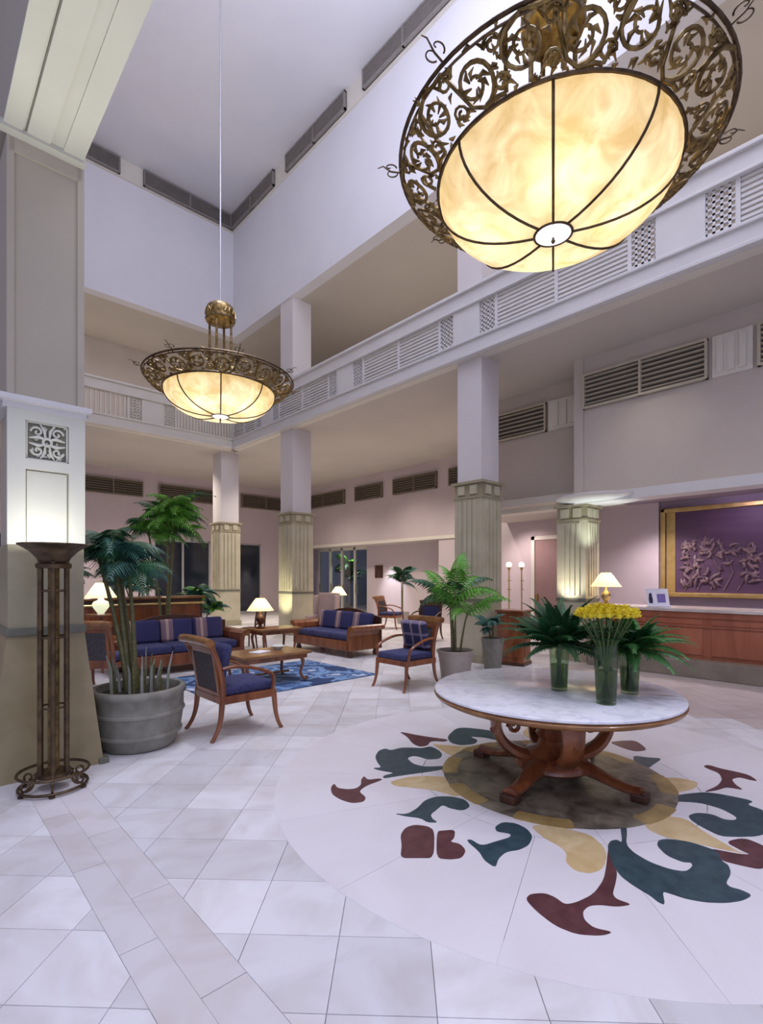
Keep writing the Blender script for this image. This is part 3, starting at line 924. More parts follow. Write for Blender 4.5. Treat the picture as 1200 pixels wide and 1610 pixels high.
# ------------------------------------------------------------------ vents
def vent(name, label, plane, pos, a0, a1, z0, z1, nsec, nsl, group=None, as_parts=True, face=-1, angle=12, slat_mat='vent_slat'):
    """louvred grille on a wall: plane 'x' lies on x=pos and runs along y, plane 'y' the other way; face is the side it looks to"""
    if plane == 'x':
        t = thing(name, label, 'vent', (pos, (a0 + a1) / 2, z0), 0, group)
        T = Matrix.Identity(4)
    else:
        t = thing(name, label, 'vent', ((a0 + a1) / 2, pos, z0), 0, group)
        T = Matrix.Rotation(-PI / 2, 4, 'Z') if face > 0 else Matrix.Rotation(PI / 2, 4, 'Z')
    L = a1 - a0
    h = z1 - z0
    f = face if plane == 'x' else -1
    b = B()
    b.box((f * 0.012, 0, h / 2), (0.02, L, h))
    b.xf(T).obj('backing', 'vent_dark', t)
    b = B()
    for s in (0, 1):
        b.box((f * 0.05, 0, s * h + (0.02 if s == 0 else -0.02)), (0.07, L, 0.04))
    for k in range(nsec + 1):
        y = -L / 2 + L * k / nsec
        b.box((f * 0.05, min(max(y, -L / 2 + 0.02), L / 2 - 0.02), h / 2), (0.075, 0.04, h))
    b.xf(T).obj('frame', slat_mat, t)
    sl = B()
    for k in range(nsec):
        y0, y1 = -L / 2 + L * k / nsec + 0.02, -L / 2 + L * (k + 1) / nsec - 0.02
        for i in range(nsl):
            z = 0.04 + (h - 0.08) * (i + 0.5) / nsl
            q = B() if as_parts else sl
            R = Matrix.Translation((f * 0.05, (y0 + y1) / 2, z)) @ Matrix.Rotation(math.radians(-angle * f), 4, 'Y')
            q.box((0, 0, 0), (0.052, y1 - y0, 0.016), mat=R)
            if as_parts:
                q.xf(T).obj('slat', slat_mat, t)
    if not as_parts:
        o = sl.xf(T).obj('slats', slat_mat, t)
        o['kind'] = 'stuff'
    else:
        sl.bm.free()
    return t


vent('vent_grille', 'wide two-bay louvred grille high on the bulkhead over the reception desk', 'x', 9.4, 2.37, 4.42, 4.77, 5.42, 2, 7)
vent('vent_grille', 'louvred grille on the reception bulkhead cut by the edge of the photo', 'x', 9.4, -0.35, 1.72, 4.77, 5.42, 2, 7)
vent('vent_grille', 'short louvred grille on the set-back bulkhead beside the second column', 'x', 10.2, 5.62, 6.95, 4.77, 5.40, 1, 6)
b = B()
b.b2(9.36, 9.4, 1.78, 2.31, 4.77, 5.42)
for k in range(3):
    b.b2(9.33, 9.37, 1.86 + k * 0.15, 1.95 + k * 0.15, 4.83, 5.36)
struct('trim_3', b, 'trim_cream', 'ribbed cream panel between the reception grilles')
b = B()
b.b2(10.14, 10.2, 4.85, 5.57, 4.77, 5.40)
for k in range(3):
    b.b2(10.11, 10.15, 4.95 + k * 0.19, 5.08 + k * 0.19, 4.83, 5.34)
struct('trim_4', b, 'trim_cream', 'ribbed cream panel beside the short grille')
# lounge vents
for (a0, a1, n, lab) in ((16.9, 19.9, 2, 'brown louvred grille on the lounge long wall, nearest the far corner'),
                         (14.55, 16.2, 1, 'brown louvred grille on the lounge long wall, second from the far corner'),
                         (11.75, 13.95, 2, 'brown louvred grille of the lounge long wall, third from the far corner'),
                         (8.6, 11.2, 2, 'brown louvred grille half hidden behind the second column')):
    vent('vent_grille', lab, 'x', 13.7, a0, a1, 4.75, 5.35, n, 6, as_parts=False, slat_mat='vent_brown')
for (a0, a1, n, lab) in ((11.0, 13.5, 2, 'brown louvred grille of the far lounge wall between the two slim columns'),
                         (7.4, 10.3, 2, 'brown louvred grille of the far lounge wall beside the slim corner column'),
                         (3.6, 6.8, 3, 'brown louvred grille of the far lounge wall above the bushy palm'),
                         ):
    vent('vent_grille', lab, 'y', 21.0, a0, a1, 4.75, 5.35, n, 6, as_parts=False, slat_mat='vent_brown')
struct('trim_5', B().b2(13.66, 13.7, 5.6, 21.0, 2.95, 3.07), 'trim_cream', 'cream moulding over the wide opening')
# well vents
struct('trim_6', B().b2(7.74, 7.8, -5, 15.4, 12.78, 13.3), 'trim_cream', 'cream frieze band at the top of the well, long side')
struct('trim_7', B().b2(1.1, 7.74, 15.34, 15.4, 12.78, 13.3), 'trim_cream', 'cream frieze band at the top of the well, far end')
y = 15.34
for k, wd in enumerate(('nearest the corner', 'second from the corner', 'third from the corner', 'fourth from the corner')):
    vent('vent_grille', 'grey-brown grille atop the well, long side, ' + wd, 'x', 7.74, y - 2.6, y, 12.82, 13.27, 2, 7, as_parts=False, slat_mat='vent_grey')
    y -= 3.25
x = 7.66
for k, wd in enumerate(('in the corner', 'next to the panelled column')):
    vent('vent_grille', 'grey-brown grille atop the well, far end, ' + wd, 'y', 15.34, x - 2.68, x, 12.82, 13.27, 2, 7, as_parts=False, slat_mat='vent_grey')
    x -= 3.3


# ------------------------------------------------------------------ columns
def column(label, x0, y0, s, ztop, zclad, big=True):
    """square column: painted shaft above, stone cladding with fluted faces and a base below"""
    root = struct('column', B().b2(x0, x0 + s, y0, y0 + s, zclad, ztop), 'shaft_paint', label)
    e = 0.04
    B().b2(x0 - e, x0 + s + e, y0 - e, y0 + s + e, 0, zclad - 0.32).obj('cladding', 'stone_light', root)
    B().b2(x0 - e - 0.03, x0 + s + e + 0.03, y0 - e - 0.03, y0 + s + e + 0.03, 0, 0.16).obj('plinth', 'stone_panel', root)
    b = B()
    b.b2(x0 - e - .02, x0 + s + e + .02, y0 - e - .02, y0 + s + e + .02, zclad - 0.32, zclad - 0.28)
    b.b2(x0 - e, x0 + s + e, y0 - e, y0 + s + e, zclad - 0.28, zclad - 0.05)
    b.b2(x0 - e - .05, x0 + s + e + .05, y0 - e - .05, y0 + s + e + .05, zclad - 0.05, zclad)
    b.obj('capital', 'stone_panel', root)
    B().b2(x0 - e - .015, x0 + s + e + .015, y0 - e - .015, y0 + s + e + .015, 1.14, 1.20).obj('dado_band', 'stone_line', root)
    # flutes on the two faces towards the lobby
    for k in range(4):
        u = (k + 0.5) / 4 * (s - 0.1) + 0.05
        B().b2(x0 + u - 0.03, x0 + u + 0.03, y0 - e - 0.025, y0 - e, 1.25, zclad - 0.36).obj('flute', 'stone_light', root)
        B().b2(x0 - e - 0.025, x0 - e, y0 + u - 0.03, y0 + u + 0.03, 1.25, zclad - 0.36).obj('flute', 'stone_light', root)
    for k in range(2):
        u = (k + 0.5) / 2 * s
        B().b2(x0 + u - 0.08, x0 + u + 0.08, y0 - e - 0.03, y0 - e, zclad - 0.25, zclad - 0.08).obj('rosette_block', 'stone_light', root)
        B().b2(x0 - e - 0.03, x0 - e, y0 + u - 0.08, y0 + u + 0.08, zclad - 0.25, zclad - 0.08).obj('rosette_block', 'stone_light', root)
    return root


column('square column with fluted stone foot between the palm and the podium', 7.85, 5.66, 0.56, ZT, 3.42)
column('square column with brightly lit stone foot behind the blue sofa', 7.85, 12.0, 0.62, ZT, 3.42)
column('slim square column at the inner corner of the far gallery', 7.55, 15.75, 0.62, ZS, 3.42)
column('stone-clad column under the corner of the reception bulkhead', 9.42, 4.42, 0.50, 3.02, 3.0)
struct('trim_8', B().b2(9.36, 9.4, 4.42, 4.60, 3.16, ZS), 'wall_paint', 'pilaster strip above the lit column')
# lit disc-shaped capital of the reception column
b = B()
b.lathe([(0.0, 3.005), (0.45, 3.005), (0.74, 3.06), (0.80, 3.09), (0.80, 3.115), (0.5, 3.13), (0, 3.13)], 40, (9.62, 4.20, 0))
struct('trim_9', b, 'trim_white', 'round white disc capital glowing over the reception column', smooth=True)
spot('capital_uplight', (9.05, 4.05, 1.9), (9.62, 4.2, 3.0), 42, (0.86, 1.0, 0.96), 80, 0.8, 0.04)
spot('capital_uplight', (8.95, 4.72, 1.1), (9.42, 4.66, 1.6), 26, (1.0, 0.97, 0.85), 80, 0.8, 0.04)

# panelled column beside the torchiere
XA, XB_, YA, YB = 0.60, 1.10, 4.95, 5.45
colD = struct('column', B().b2(XA, XB_, YA, YB, 1.18, 5.12), 'column_paint', 'panelled column with carved square behind the bronze torchiere')
b = B()
b.b2(XA - 0.02, XA + 0.03, YA - 0.02, YB, 3.06, 5.1)
b.b2(XB_ - 0.03, XB_ + 0.02, YA - 0.02, YB, 3.06, 5.1)
b.b2(XA, XB_, YA - 0.02, YA, 4.98, 5.1)
b.obj('edge_trim', 'column_paint', colD)
b = B()
b.b2(XA - 0.10, XB_ + 0.06, YA - 0.12, YB + 0.06, 2.985, 3.03, 0.008)
b.b2(XA - 0.05, XB_ + 0.03, YA - 0.06, YB + 0.03, 2.94, 2.985)
b.obj('shelf_moulding', 'trim_white', colD)
b = B()
b.b2(XA - 0.02, XA + 0.10, YA - 0.05, YA, 1.86, 2.95)
b.b2(XB_ - 0.10, XB_ + 0.02, YA - 0.05, YA, 1.86, 2.95)
b.b2(XA + 0.10, XB_ - 0.10, YA - 0.05, YA, 2.86, 2.95)
b.b2(XA + 0.10, XB_ - 0.10, YA - 0.05, YA, 2.47, 2.55)
b.b2(XB_, XB_ + 0.02, YA, YB, 1.86, 2.95)
b.obj('panel_surround', 'panel_cream', colD)
B().b2(XA + 0.11, XB_ - 0.11, YA - 0.022, YA, 1.86, 2.46).obj('inset_panel', 'panel_cream', colD)
B().b2(XA + 0.10, XB_ - 0.10, YA - 0.012, YA, 2.55, 2.86).obj('carving_ground', 'carve_ground', colD)
# carved square: scrolls and leaves in relief
b = B()
cx, cz = (XA + XB_) / 2, 2.705
for sx in (-1, 1):
    for sz in (-1, 1):
        b.tube([(cx + sx * (0.07 + 0.045 * (1 - i / 16) * math.cos(i * 0.5)), YA - 0.03, cz + sz * (0.075 + 0.045 * (1 - i / 16) * math.sin(i * 0.5))) for i in range(16)], 0.009, 6)
        b.tube([(cx + sx * 0.01, YA - 0.03, cz + sz * 0.02), (cx + sx * 0.06, YA - 0.035, cz + sz * 0.035), (cx + sx * 0.125, YA - 0.03, cz + sz * 0.02)], [0.006, 0.015, 0.005], 6)
        b.tube([(cx + sx * 0.015, YA - 0.03, cz + sz * 0.03), (cx + sx * 0.02, YA - 0.035, cz + sz * 0.09), (cx + sx * 0.05, YA - 0.03, cz + sz * 0.14)], [0.006, 0.013, 0.005], 6)
rc = random.Random(9)
for k in range(26):
    u0, w0 = rc.uniform(-.12, .12), rc.uniform(-.13, .13)
    a_ = rc.uniform(0, 2 * PI)
    b.tube([(cx + u0, YA - 0.018, cz + w0), (cx + u0 + .018 * math.cos(a_), YA - 0.026, cz + w0 + .018 * math.sin(a_)), (cx + u0 + .036 * math.cos(a_ + .6), YA - 0.018, cz + w0 + .036 * math.sin(a_ + .6))], [0.004, 0.010, 0.003], 5)
b.tube(arc((cx, YA - 0.03, cz), 0.03, 0, 2 * PI, 14), 0.011, 6)
for s in (-1, 1):
    b.tube([(cx + s * 0.14, YA - 0.025, cz - 0.145), (cx + s * 0.14, YA - 0.025, cz + 0.145)], 0.008, 4)
    b.tube([(cx - 0.14, YA - 0.025, cz + s * 0.148), (cx + 0.14, YA - 0.025, cz + s * 0.148)], 0.008, 4)
b.obj('carved_scrolls', 'panel_cream', colD, True)
B().b2(XA - 0.015, XB_ + 0.015, YA - 0.03, YB + 0.01, 1.2, 1.86).obj('stone_facing', 'stone_panel', colD)
b = B()
b.b2(XA - 0.03, XB_ + 0.03, YA - 0.05, YB + 0.03, 1.135, 1.20, 0.006)
b.obj('dado_band', 'stone_line', colD)
b = B()
q0 = [(XA - 0.02, YA - 0.03), (XB_ + 0.02, YA - 0.03), (XB_ + 0.02, YB + 0.02), (XA - 0.02, YB + 0.02)]
q1 = [(XA - 0.16, YA - 0.11), (XB_ + 0.15, YA - 0.11), (XB_ + 0.15, YB + 0.1), (XA - 0.16, YB + 0.1)]
vt = [b.bm.verts.new((x, y, 1.135)) for x, y in q0]
vb = [b.bm.verts.new((x, y, 0)) for x, y in q1]
b.bm.faces.new(vt)
for i in range(4):
    b.bm.faces.new((vb[i], vb[(i + 1) % 4], vt[(i + 1) % 4], vt[i]))
b.obj('battered_base', 'stone_low', colD)
B().b2(XB_ + 0.11, XB_ + 0.19, YA - 0.13, YA - 0.04, 0, 0.05, 0.01).obj('corner_foot', 'stone_line', colD)

# panelled beam running from that column towards the camera
beam = struct('beam', B().b2(0.55, 1.10, -5, YB, 5.14, 6.6), 'column_paint', 'panelled cream beam over the column line')
for x0, x1 in ((0.55, 0.675), (0.70, 0.86), (0.95, 1.10)):
    B().b2(x0, x1, -5, YA - 0.10, 5.115, 5.14).obj('soffit_board', 'beam_cream', beam)
for x0, x1 in ((0.675, 0.70), (0.86, 0.95)):
    B().b2(x0, x1, -5, YA - 0.10, 5.132, 5.14).obj('soffit_recess', 'beam_cream', beam)
B().b2(0.53, 1.12, YA - 0.10, YA - 0.02, 5.09, 5.14).obj('end_board', 'beam_cream', beam)
B().b2(0.85, 0.86, -5, YA - 0.11, 5.118, 5.14).obj('soffit_joint', 'groove_dark', beam)
B().b2(0.69, 0.70, -5, YA - 0.11, 5.118, 5.14).obj('soffit_joint', 'groove_dark', beam)


# ------------------------------------------------------------------ balcony fronts
def balcony(name, label, T, L, secs, off, detail, mat):
    """front in local coordinates: x runs along it, -y faces the atrium, z is up"""
    root = struct(name, B().box((L / 2, 0.105, 5.93), (L, 0.19, 0.36)).xf(T), 'trim_cream', label)
    b = B()
    b.box((L / 2, -0.02, 5.93), (L, 0.10, 0.24), 0.01)
    b.box((L / 2, -0.03, 6.055), (L, 0.16, 0.05), 0.01)
    b.box((L / 2, -0.03, 5.79), (L, 0.16, 0.06), 0.01)
    b.xf(T).obj('fascia', mat, root)
    b = B()
    b.box((L / 2, 0.03, 6.885), (L, 0.14, 0.25), 0.012)
    b.box((L / 2, 0.02, 7.03), (L, 0.24, 0.06), 0.012)
    b.box((L / 2, 0.02, 6.745), (L, 0.18, 0.04), 0.008)
    b.xf(T).obj('handrail', mat, root)
    z0, z1 = 6.08, 6.73
    x = off
    P = 3.66

    def lattice(x0, x1):
        q = B()
        n = 4
        for k in range(n + 1):
            q.box((x0 + (x1 - x0) * k / n, 0.03, (z0 + z1) / 2), (0.035, 0.04, z1 - z0))
        for k in range(9):
            q.box(((x0 + x1) / 2, 0.03, z0 + (z1 - z0) * k / 8), (x1 - x0, 0.04, 0.03))
        q.xf(T).obj('lattice_panel', mat, root)

    def slats(x0, x1):
        if detail:
            for k in range(9):
                B().box(((x0 + x1) / 2, 0.03, z0 + (z1 - z0) * (k + .5) / 9), (x1 - x0, 0.045, 0.038)).xf(T).obj('slat', mat, root)
        else:
            n = 9
            for k in range(n):
                B().box((x0 + (x1 - x0) * (k + .5) / n, 0.03, (z0 + z1) / 2), (0.045, 0.04, z1 - z0)).xf(T).obj('slat', mat, root)

    for x0, kind, wd in secs(L, off, P):
        x1 = min(x0 + wd, L)
        if x1 < 0.02:
            continue
        x0 = max(x0, 0)
        if x1 - x0 < 0.03:
            continue
        if kind == 'plain':
            B().box(((x0 + x1) / 2, 0.02, (z0 + z1) / 2), (x1 - x0, 0.08, z1 - z0), 0.006).xf(T).obj('solid_panel', mat, root)
        elif kind == 'lat':
            lattice(x0, x1)
        else:
            m_ = (x0 + x1) / 2
            slats(x0 + 0.03, m_ - 0.03)
            slats(m_ + 0.03, x1 - 0.03)
            q = B()
            for xx in (x0, m_, x1):
                q.box((xx, 0.03, (z0 + z1) / 2), (0.055, 0.07, z1 - z0))
            q.xf(T).obj('post', mat, root)
    return root


def sections(L, off, P):
    x = off
    while x < L:
        for kind, wd in (('plain', 0.62), ('lat', 0.36), ('slat', 2.32), ('lat', 0.36)):
            yield x, kind, wd
            x += wd


TR = Matrix.Translation((7.80, -3.0, 0)) @ Matrix.Rotation(PI / 2, 4, 'Z') @ Matrix.Scale(-1, 4, (0, 1, 0))
balcony('wall_balcony_right', 'long white balcony front with lattice and slatted panels', TR, 18.4, sections, 5.0 - 3.66 * 2, True, 'trim_white')
TBk = Matrix.Translation((1.0, 15.4, 0))
balcony('wall_balcony_back', 'far balcony front with slatted cream panels', TBk, 6.8, sections, 0.3, False, 'trim_cream')


# ================================================================== CHANDELIERS
def make_chandelier(label, loc):
    """built about its own axis, z measured from the bowl's foot"""
    t = thing('chandelier', label, 'chandelier', loc, 0, None)
    RB, ZB = 0.974, 0.45     # bowl rim
    RO, ZO = 1.313, 0.67     # outer rim
    prof = []
    for i in range(13):
        a = i / 12
        prof.append((0.15 + (RB - 0.15) * math.sin(a * PI / 2) ** 0.92, ZB * (1 - math.cos(a * PI / 2)) ** 1.05 + 0.008))
    # eight glass panels between the ribs
    for k in range(8):
        b = B()
        b.lathe(prof, 6, (0, 0, 0), PI / 4 * k + 0.01, PI / 4 * (k + 1) - 0.01)
        b.obj('bowl_panel', 'alabaster', t, 'leaf')
    for k in range(8):
        a = PI / 4 * k
        b = B()
        b.tube([((r + 0.004) * math.cos(a), (r + 0.004) * math.sin(a), z - 0.006) for r, z in prof], 0.011, 6)
        b.obj('rib', 'iron_bronze', t, True)
    b = B()
    b.tube(arc((0, 0, 0.012), 0.155, 0, 2 * PI, 33, 'xy'), 0.014, 6, False)
    b.obj('finial_ring', 'iron_bronze', t, True)
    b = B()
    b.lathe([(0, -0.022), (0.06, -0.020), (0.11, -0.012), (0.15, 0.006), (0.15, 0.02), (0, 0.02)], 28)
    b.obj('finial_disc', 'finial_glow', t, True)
    b = B()
    b.lathe([(0, -0.075), (0.012, -0.065), (0.018, -0.05), (0.010, -0.035), (0.010, -0.01)], 12)
    b.obj('finial', 'iron_bronze', t, True)
    b = B()
    b.tube(arc((0, 0, ZB), RB + 0.005, 0, 2 * PI, 65, 'xy'), 0.018, 6, False)
    b.obj('bowl_rim', 'iron_bronze', t, True)
    b = B()
    b.tube(arc((0, 0, ZO), RO, 0, 2 * PI, 73, 'xy'), 0.016, 6, False)
    b.tube(arc((0, 0, ZO - 0.035), RO - 0.025, 0, 2 * PI, 73, 'xy'), 0.010, 5, False)
    b.obj('outer_rim', 'iron_bronze', t, True)

    def P(u, v):
        """u: angle, v 0..1 across the fretwork band (bulging outwards a little)"""
        r = RB + (RO - RB) * v + 0.03 * math.sin(v * PI)
        z = ZB + (ZO - ZB) * v - 0.035 * math.sin(v * PI)
        return (r * math.cos(u), r * math.sin(u), z)

    N = 20
    rf = random.Random(5)
    fb = B()
    H = 0.42
    for c in range(N):
        uc = 2 * PI * (c + .5) / N
        du = 2 * PI / N
        sg = 1 if c % 2 else -1
        vc = 0.5 + 0.05 * sg

        def S_(x, y):
            # local metres -> band
            return P(uc + x / 1.14, vc + y / H)
        pts = []
        for i in range(28):
            th = i / 27 * 2 * PI * 1.55
            rr = 0.155 * (1 - 0.78 * i / 27)
            pts.append(S_(sg * rr * math.cos(th + PI / 2), sg * rr * math.sin(th + PI / 2)))
        fb.tube(pts, [0.017 * (1 - 0.35 * i / 27) for i in range(28)], 5)
        # linking stem to the neighbour
        fb.tube([P(uc - du * .5, 0.5 - .42 * sg), P(uc - du * .25, 0.5 + .30 * sg), P(uc, 0.5 + .44 * sg), P(uc + du * .3, 0.5 + .40 * sg), P(uc + du * .5, 0.5 + .42 * sg)], 0.016, 5)
        # small leaves inside and around the scroll
        for k in range(7):
            th = k * 0.9 + rf.uniform(-.3, .3)
            ln = rf.uniform(.08, .13)
            x0, y0 = 0.03 * math.cos(th), 0.03 * math.sin(th)
            c1 = th + .5 * sg
            x1, y1 = x0 + ln * .5 * math.cos(c1), y0 + ln * .5 * math.sin(c1)
            x2, y2 = x1 + ln * .5 * math.cos(c1 + .9 * sg), y1 + ln * .5 * math.sin(c1 + .9 * sg)
            fb.tube([S_(x0, y0), S_(x1, y1), S_(x2, y2)], [0.006, 0.018, 0.004], 4)
        for e in (0.24, 0.76):
            vb = e
            for dx_ in (-.5,):
                pts = []
                for i in range(14):
                    th = i / 13 * 2 * PI * 1.3
                    rr = 0.062 * (1 - .7 * i / 13)
                    s2 = sg if e < .5 else -sg
                    pts.append(P(uc + du * dx_ + s2 * rr * math.cos(th) / 1.14, vb + rr * math.sin(th) / H))
                fb.tube(pts, 0.011, 5)
        for k in range(16):
            th = rf.uniform(0, 2 * PI)
            rr = rf.uniform(.16, .215)
            x0, y0 = rr * math.cos(th), rr * math.sin(th)
            if abs(vc + y0 / H - .5) > .46:
                continue
            d_ = th + rf.choice((-1, 1)) * rf.uniform(.5, 1.3)
            fb.tube([S_(x0, y0), S_(x0 + .03 * math.cos(d_), y0 + .03 * math.sin(d_)), S_(x0 + .065 * math.cos(d_ + .5), y0 + .065 * math.sin(d_ + .5))], [0.006, 0.016, 0.003], 4)
        for e in (-1, 1):
            for kk in (0.16, 0.84):
                fb.tube([P(uc + e * du * .5, kk), P(uc + e * du * .36, kk + (0.06 if kk < .5 else -0.06)), P(uc + e * du * .24, kk - (0.05 if kk < .5 else -0.05))], [0.005, 0.018, 0.004], 4)
    fb.obj('fretwork_band', 'bronze', t, True)
    # upper lip: a second narrow scrolled ring standing over the band
    for k in range(8):
        a = PI / 4 * k + PI / 16
        ca, sa = math.cos(a), math.sin(a)
        q = B()
        for s in (-1, 1):
            pts = []
            for i in range(14):
                th = i / 13 * 1.5 * PI
                rr = 0.055 * (1 - .6 * i / 13)
                x = RO + 0.03 + 0.06 + rr * math.cos(PI - th)
                y = s * (0.035 + rr * math.sin(th) * .8)
                pts.append((x * ca - y * sa, x * sa + y * ca, ZO + 0.02 + 0.02 * i / 13))
            q.tube(pts, [0.007 * (1 - .4 * i / 13) for i in range(14)], 5)
        q.tube([(RO * ca, RO * sa, ZO), ((RO + .09) * ca, (RO + .09) * sa, ZO + .02), ((RO + .16) * ca, (RO + .16) * sa, ZO + .075), ((RO + .21) * ca, (RO + .21) * sa, ZO + .06)], [0.009, 0.008, 0.006, 0.004], 5)
        q.obj('rim_scroll', 'iron_bronze', t, True)
    # four hanging rods from the crown to spokes over the bowl
    for k in range(4):
        a = PI / 2 * k + 0.45
        q = B()
        q.tube([(0.20 * math.cos(a), 0.20 * math.sin(a), 0.48), (0.20 * math.cos(a), 0.20 * math.sin(a), 1.78)], 0.022, 8)
        q.obj('hanging_rod', 'bronze', t, True)
        q = B()
        q.tube([(0.02, 0, 0.475), (0.5 * math.cos(a), 0.5 * math.sin(a), 0.465), (RB * math.cos(a), RB * math.sin(a), ZB)], 0.012, 6)
        q.obj('spoke', 'iron_bronze', t, True)
    b = B()
    b.lathe([(0, 1.72), (0.17, 1.72), (0.255, 1.74), (0.27, 1.78), (0.25, 1.82), (0.265, 1.86), (0.262, 1.93), (0.235, 2.0), (0.16, 2.06), (0.05, 2.085), (0.03, 2.12), (0, 2.12)], 28)
    b.obj('crown', 'bronze', t, True, 50)
    b = B()
    for k in range(10):
        a = 2 * PI * k / 10
        b.tube([(0.262 * math.cos(a + d), 0.262 * math.sin(a + d), z) for d, z in ((-.2, 1.84), (-.05, 1.92), (.1, 1.85), (.2, 1.93))], 0.012, 5)
    b.obj('crown_scrolls', 'brass', t, True)
    b = B()
    b.tube([(0, 0, 2.1), (0, 0, 13.25 - loc[2])], 0.014, 8)
    b.obj('suspension_rod', 'steel', t, True)
    b = B()
    b.lathe([(0, 13.3 - loc[2]), (0.14, 13.3 - loc[2]), (0.13, 13.25 - loc[2]), (0.05, 13.2 - loc[2]), (0, 13.2 - loc[2])], 20)
    b.obj('ceiling_rose', 'bronze', t, True)
    # bulbs inside the bowl
    for k in range(4):
        a = PI / 2 * k + 0.08
        x, y = 0.50 * math.cos(a), 0.50 * math.sin(a)
        b = B()
        b.lathe([(0, 0.25), (0.022, 0.26), (0.030, 0.285), (0.026, 0.33), (0.015, 0.36), (0, 0.37)], 10, (x, y, 0))
        b.obj('bulb', 'bulb_glow', t, True)
    return t


def chandelier_lights(loc, pw, rz):
    for k in range(4):
        a = PI / 2 * k + 0.08 + rz
        point('chandelier_bulb', (loc[0] + 0.50 * math.cos(a), loc[1] + 0.50 * math.sin(a), loc[2] + 0.30), pw, (1.0, 0.80, 0.50), 0.06)


L1, L2 = (4.066, 2.185, 4.54), (4.214, 8.825, 4.54)
ch1 = make_chandelier('large bronze fretwork chandelier with glowing bowl hanging over the round marble table', L1)
ch1.rotation_euler = (0, 0, math.radians(28.3))
ch2 = dup(ch1, L2, 0.35, 'bronze fretwork chandelier hanging farther back over the lounge seats')
chandelier_lights(L1, 6.5, math.radians(28.3))
chandelier_lights(L2, 6, 0.35)

# ================================================================== TORCHIERE
t = thing('floor_lamp', 'tall bronze torchiere of slim rods in front of the panelled column', 'lamp', (0.825, 4.54, 0))
b = B()
for r_, z_ in ((0.235, 0.13), (0.225, 0.025)):
    b.tube(arc((0, 0, z_), r_, 0, 2 * PI, 41, 'xy'), 0.011, 6, False)
b.obj('base_ring', 'iron_bronze', t, True)
for k in range(6):
    a = 2 * PI * k / 6 + 0.3
    ca, sa = math.cos(a), math.sin(a)
    q = B()
    for i0 in (0,):
        pts = []
        for i in range(18):
            th = i / 17 * 2.6 * PI
            rr = 0.052 * (1 - .7 * i / 17)
            pts.append(((0.19 + rr * math.cos(th + 2.6)) * ca, (0.19 + rr * math.cos(th + 2.6)) * sa, 0.075 + rr * math.sin(th + 2.6)))
        q.tube(pts, 0.0085, 5)
    q.tube([(0.11 * ca, 0.11 * sa, 0.13), (0.15 * ca, 0.15 * sa, 0.055), (0.225 * ca, 0.225 * sa, 0.03)], 0.009, 5)
    q.obj('base_scroll', 'iron_bronze', t, True)
    b = B()
    b.lathe([(0, 0), (0.02, 0.002), (0.022, 0.015), (0, 0.024)], 10, (0.225 * ca, 0.225 * sa, 0))
    b.obj('foot', 'iron_bronze', t, True)
b = B()
b.lathe([(0, 0.10), (0.12, 0.10), (0.12, 0.125), (0.05, 0.14), (0, 0.14)], 20)
b.obj('base_plate', 'iron_bronze', t, True)
for k in range(6):
    a = 2 * PI * k / 6 + 0.3
    q = B()
    q.tube([(0.098 * math.cos(a), 0.098 * math.sin(a), 0.10), (0.098 * math.cos(a), 0.098 * math.sin(a), 1.72)], 0.018, 8)
    q.obj('rod', 'iron_bronze', t, True)
b = B()
b.tube([(0, 0, 0.12), (0, 0, 1.72)], 0.038, 12)
b.obj('centre_tube', 'bronze', t, True)
for z in (0.62, 1.15, 1.5):
    b = B()
    b.tube(arc((0, 0, z), 0.095, 0, 2 * PI, 25, 'xy'), 0.008, 5, False)
    b.obj('collar_ring', 'iron_bronze', t, True)
b = B()
b.lathe([(0.0, 1.67), (0.115, 1.67), (0.12, 1.70), (0.10, 1.72), (0.115, 1.75), (0.16, 1.80), (0.215, 1.835), (0.235, 1.845), (0.235, 1.855), (0.21, 1.85), (0.14, 1.81), (0.09, 1.765), (0, 1.76)], 30)
b.obj('bowl', 'iron_bronze', t, True, 50)
b = B()
b.lathe([(0, 1.765), (0.03, 1.77), (0.035, 1.80), (0.02, 1.83), (0, 1.835)], 12)
b.obj('bulb', 'bulb_glow', t, True)
point('torchiere_lamp', (0.825, 4.54, 1.87), 7.5, (1.0, 0.98, 0.92), 0.06)
spot('torchiere_beam', (0.825, 4.50, 1.88), (0.80, 3.5, 5.1), 190, (1.0, 0.98, 0.88), 62, 0.8, 0.06)

# ================================================================== ROUND TABLE
t = thing('round_table', 'large round table with white marble top on carved scroll legs over the floor medallion', 'table', (3.80, 2.05, 0))
TZ = 0.71
b = B()
b.lathe([(0, TZ - 0.03), (0.915, TZ - 0.03), (0.94, TZ - 0.022), (0.94, TZ - 0.008), (0.928, TZ), (0, TZ)], 72)
b.obj('marble_top', 'table_marble', t, True, 50)
b = B()
b.lathe([(0.80, TZ - 0.085), (0.90, TZ - 0.08), (0.935, TZ - 0.062), (0.945, TZ - 0.042), (0.93, TZ - 0.030), (0.0, TZ - 0.030), (0, TZ - 0.085), (0.8, TZ - 0.085)], 72)
b.obj('wooden_rim', 'wood_gold', t, True, 40)
b = B()
b.lathe([(0, TZ - 0.14), (0.50, TZ - 0.14), (0.53, TZ - 0.12), (0.56, TZ - 0.085), (0, TZ - 0.085)], 48)
b.obj('apron', 'wood', t, True, 40)
b = B()
b.lathe([(0, 0.085), (0.27, 0.085), (0.30, 0.11), (0.29, 0.15), (0.22, 0.185), (0.20, 0.22), (0.12, 0.25), (0.10, 0.30), (0.13, 0.35), (0.10, 0.40), (0.085, 0.48), (0.13, 0.54), (0.20, 0.57), (0, 0.57)], 32)
b.obj('centre_column', 'wood', t, True, 50)
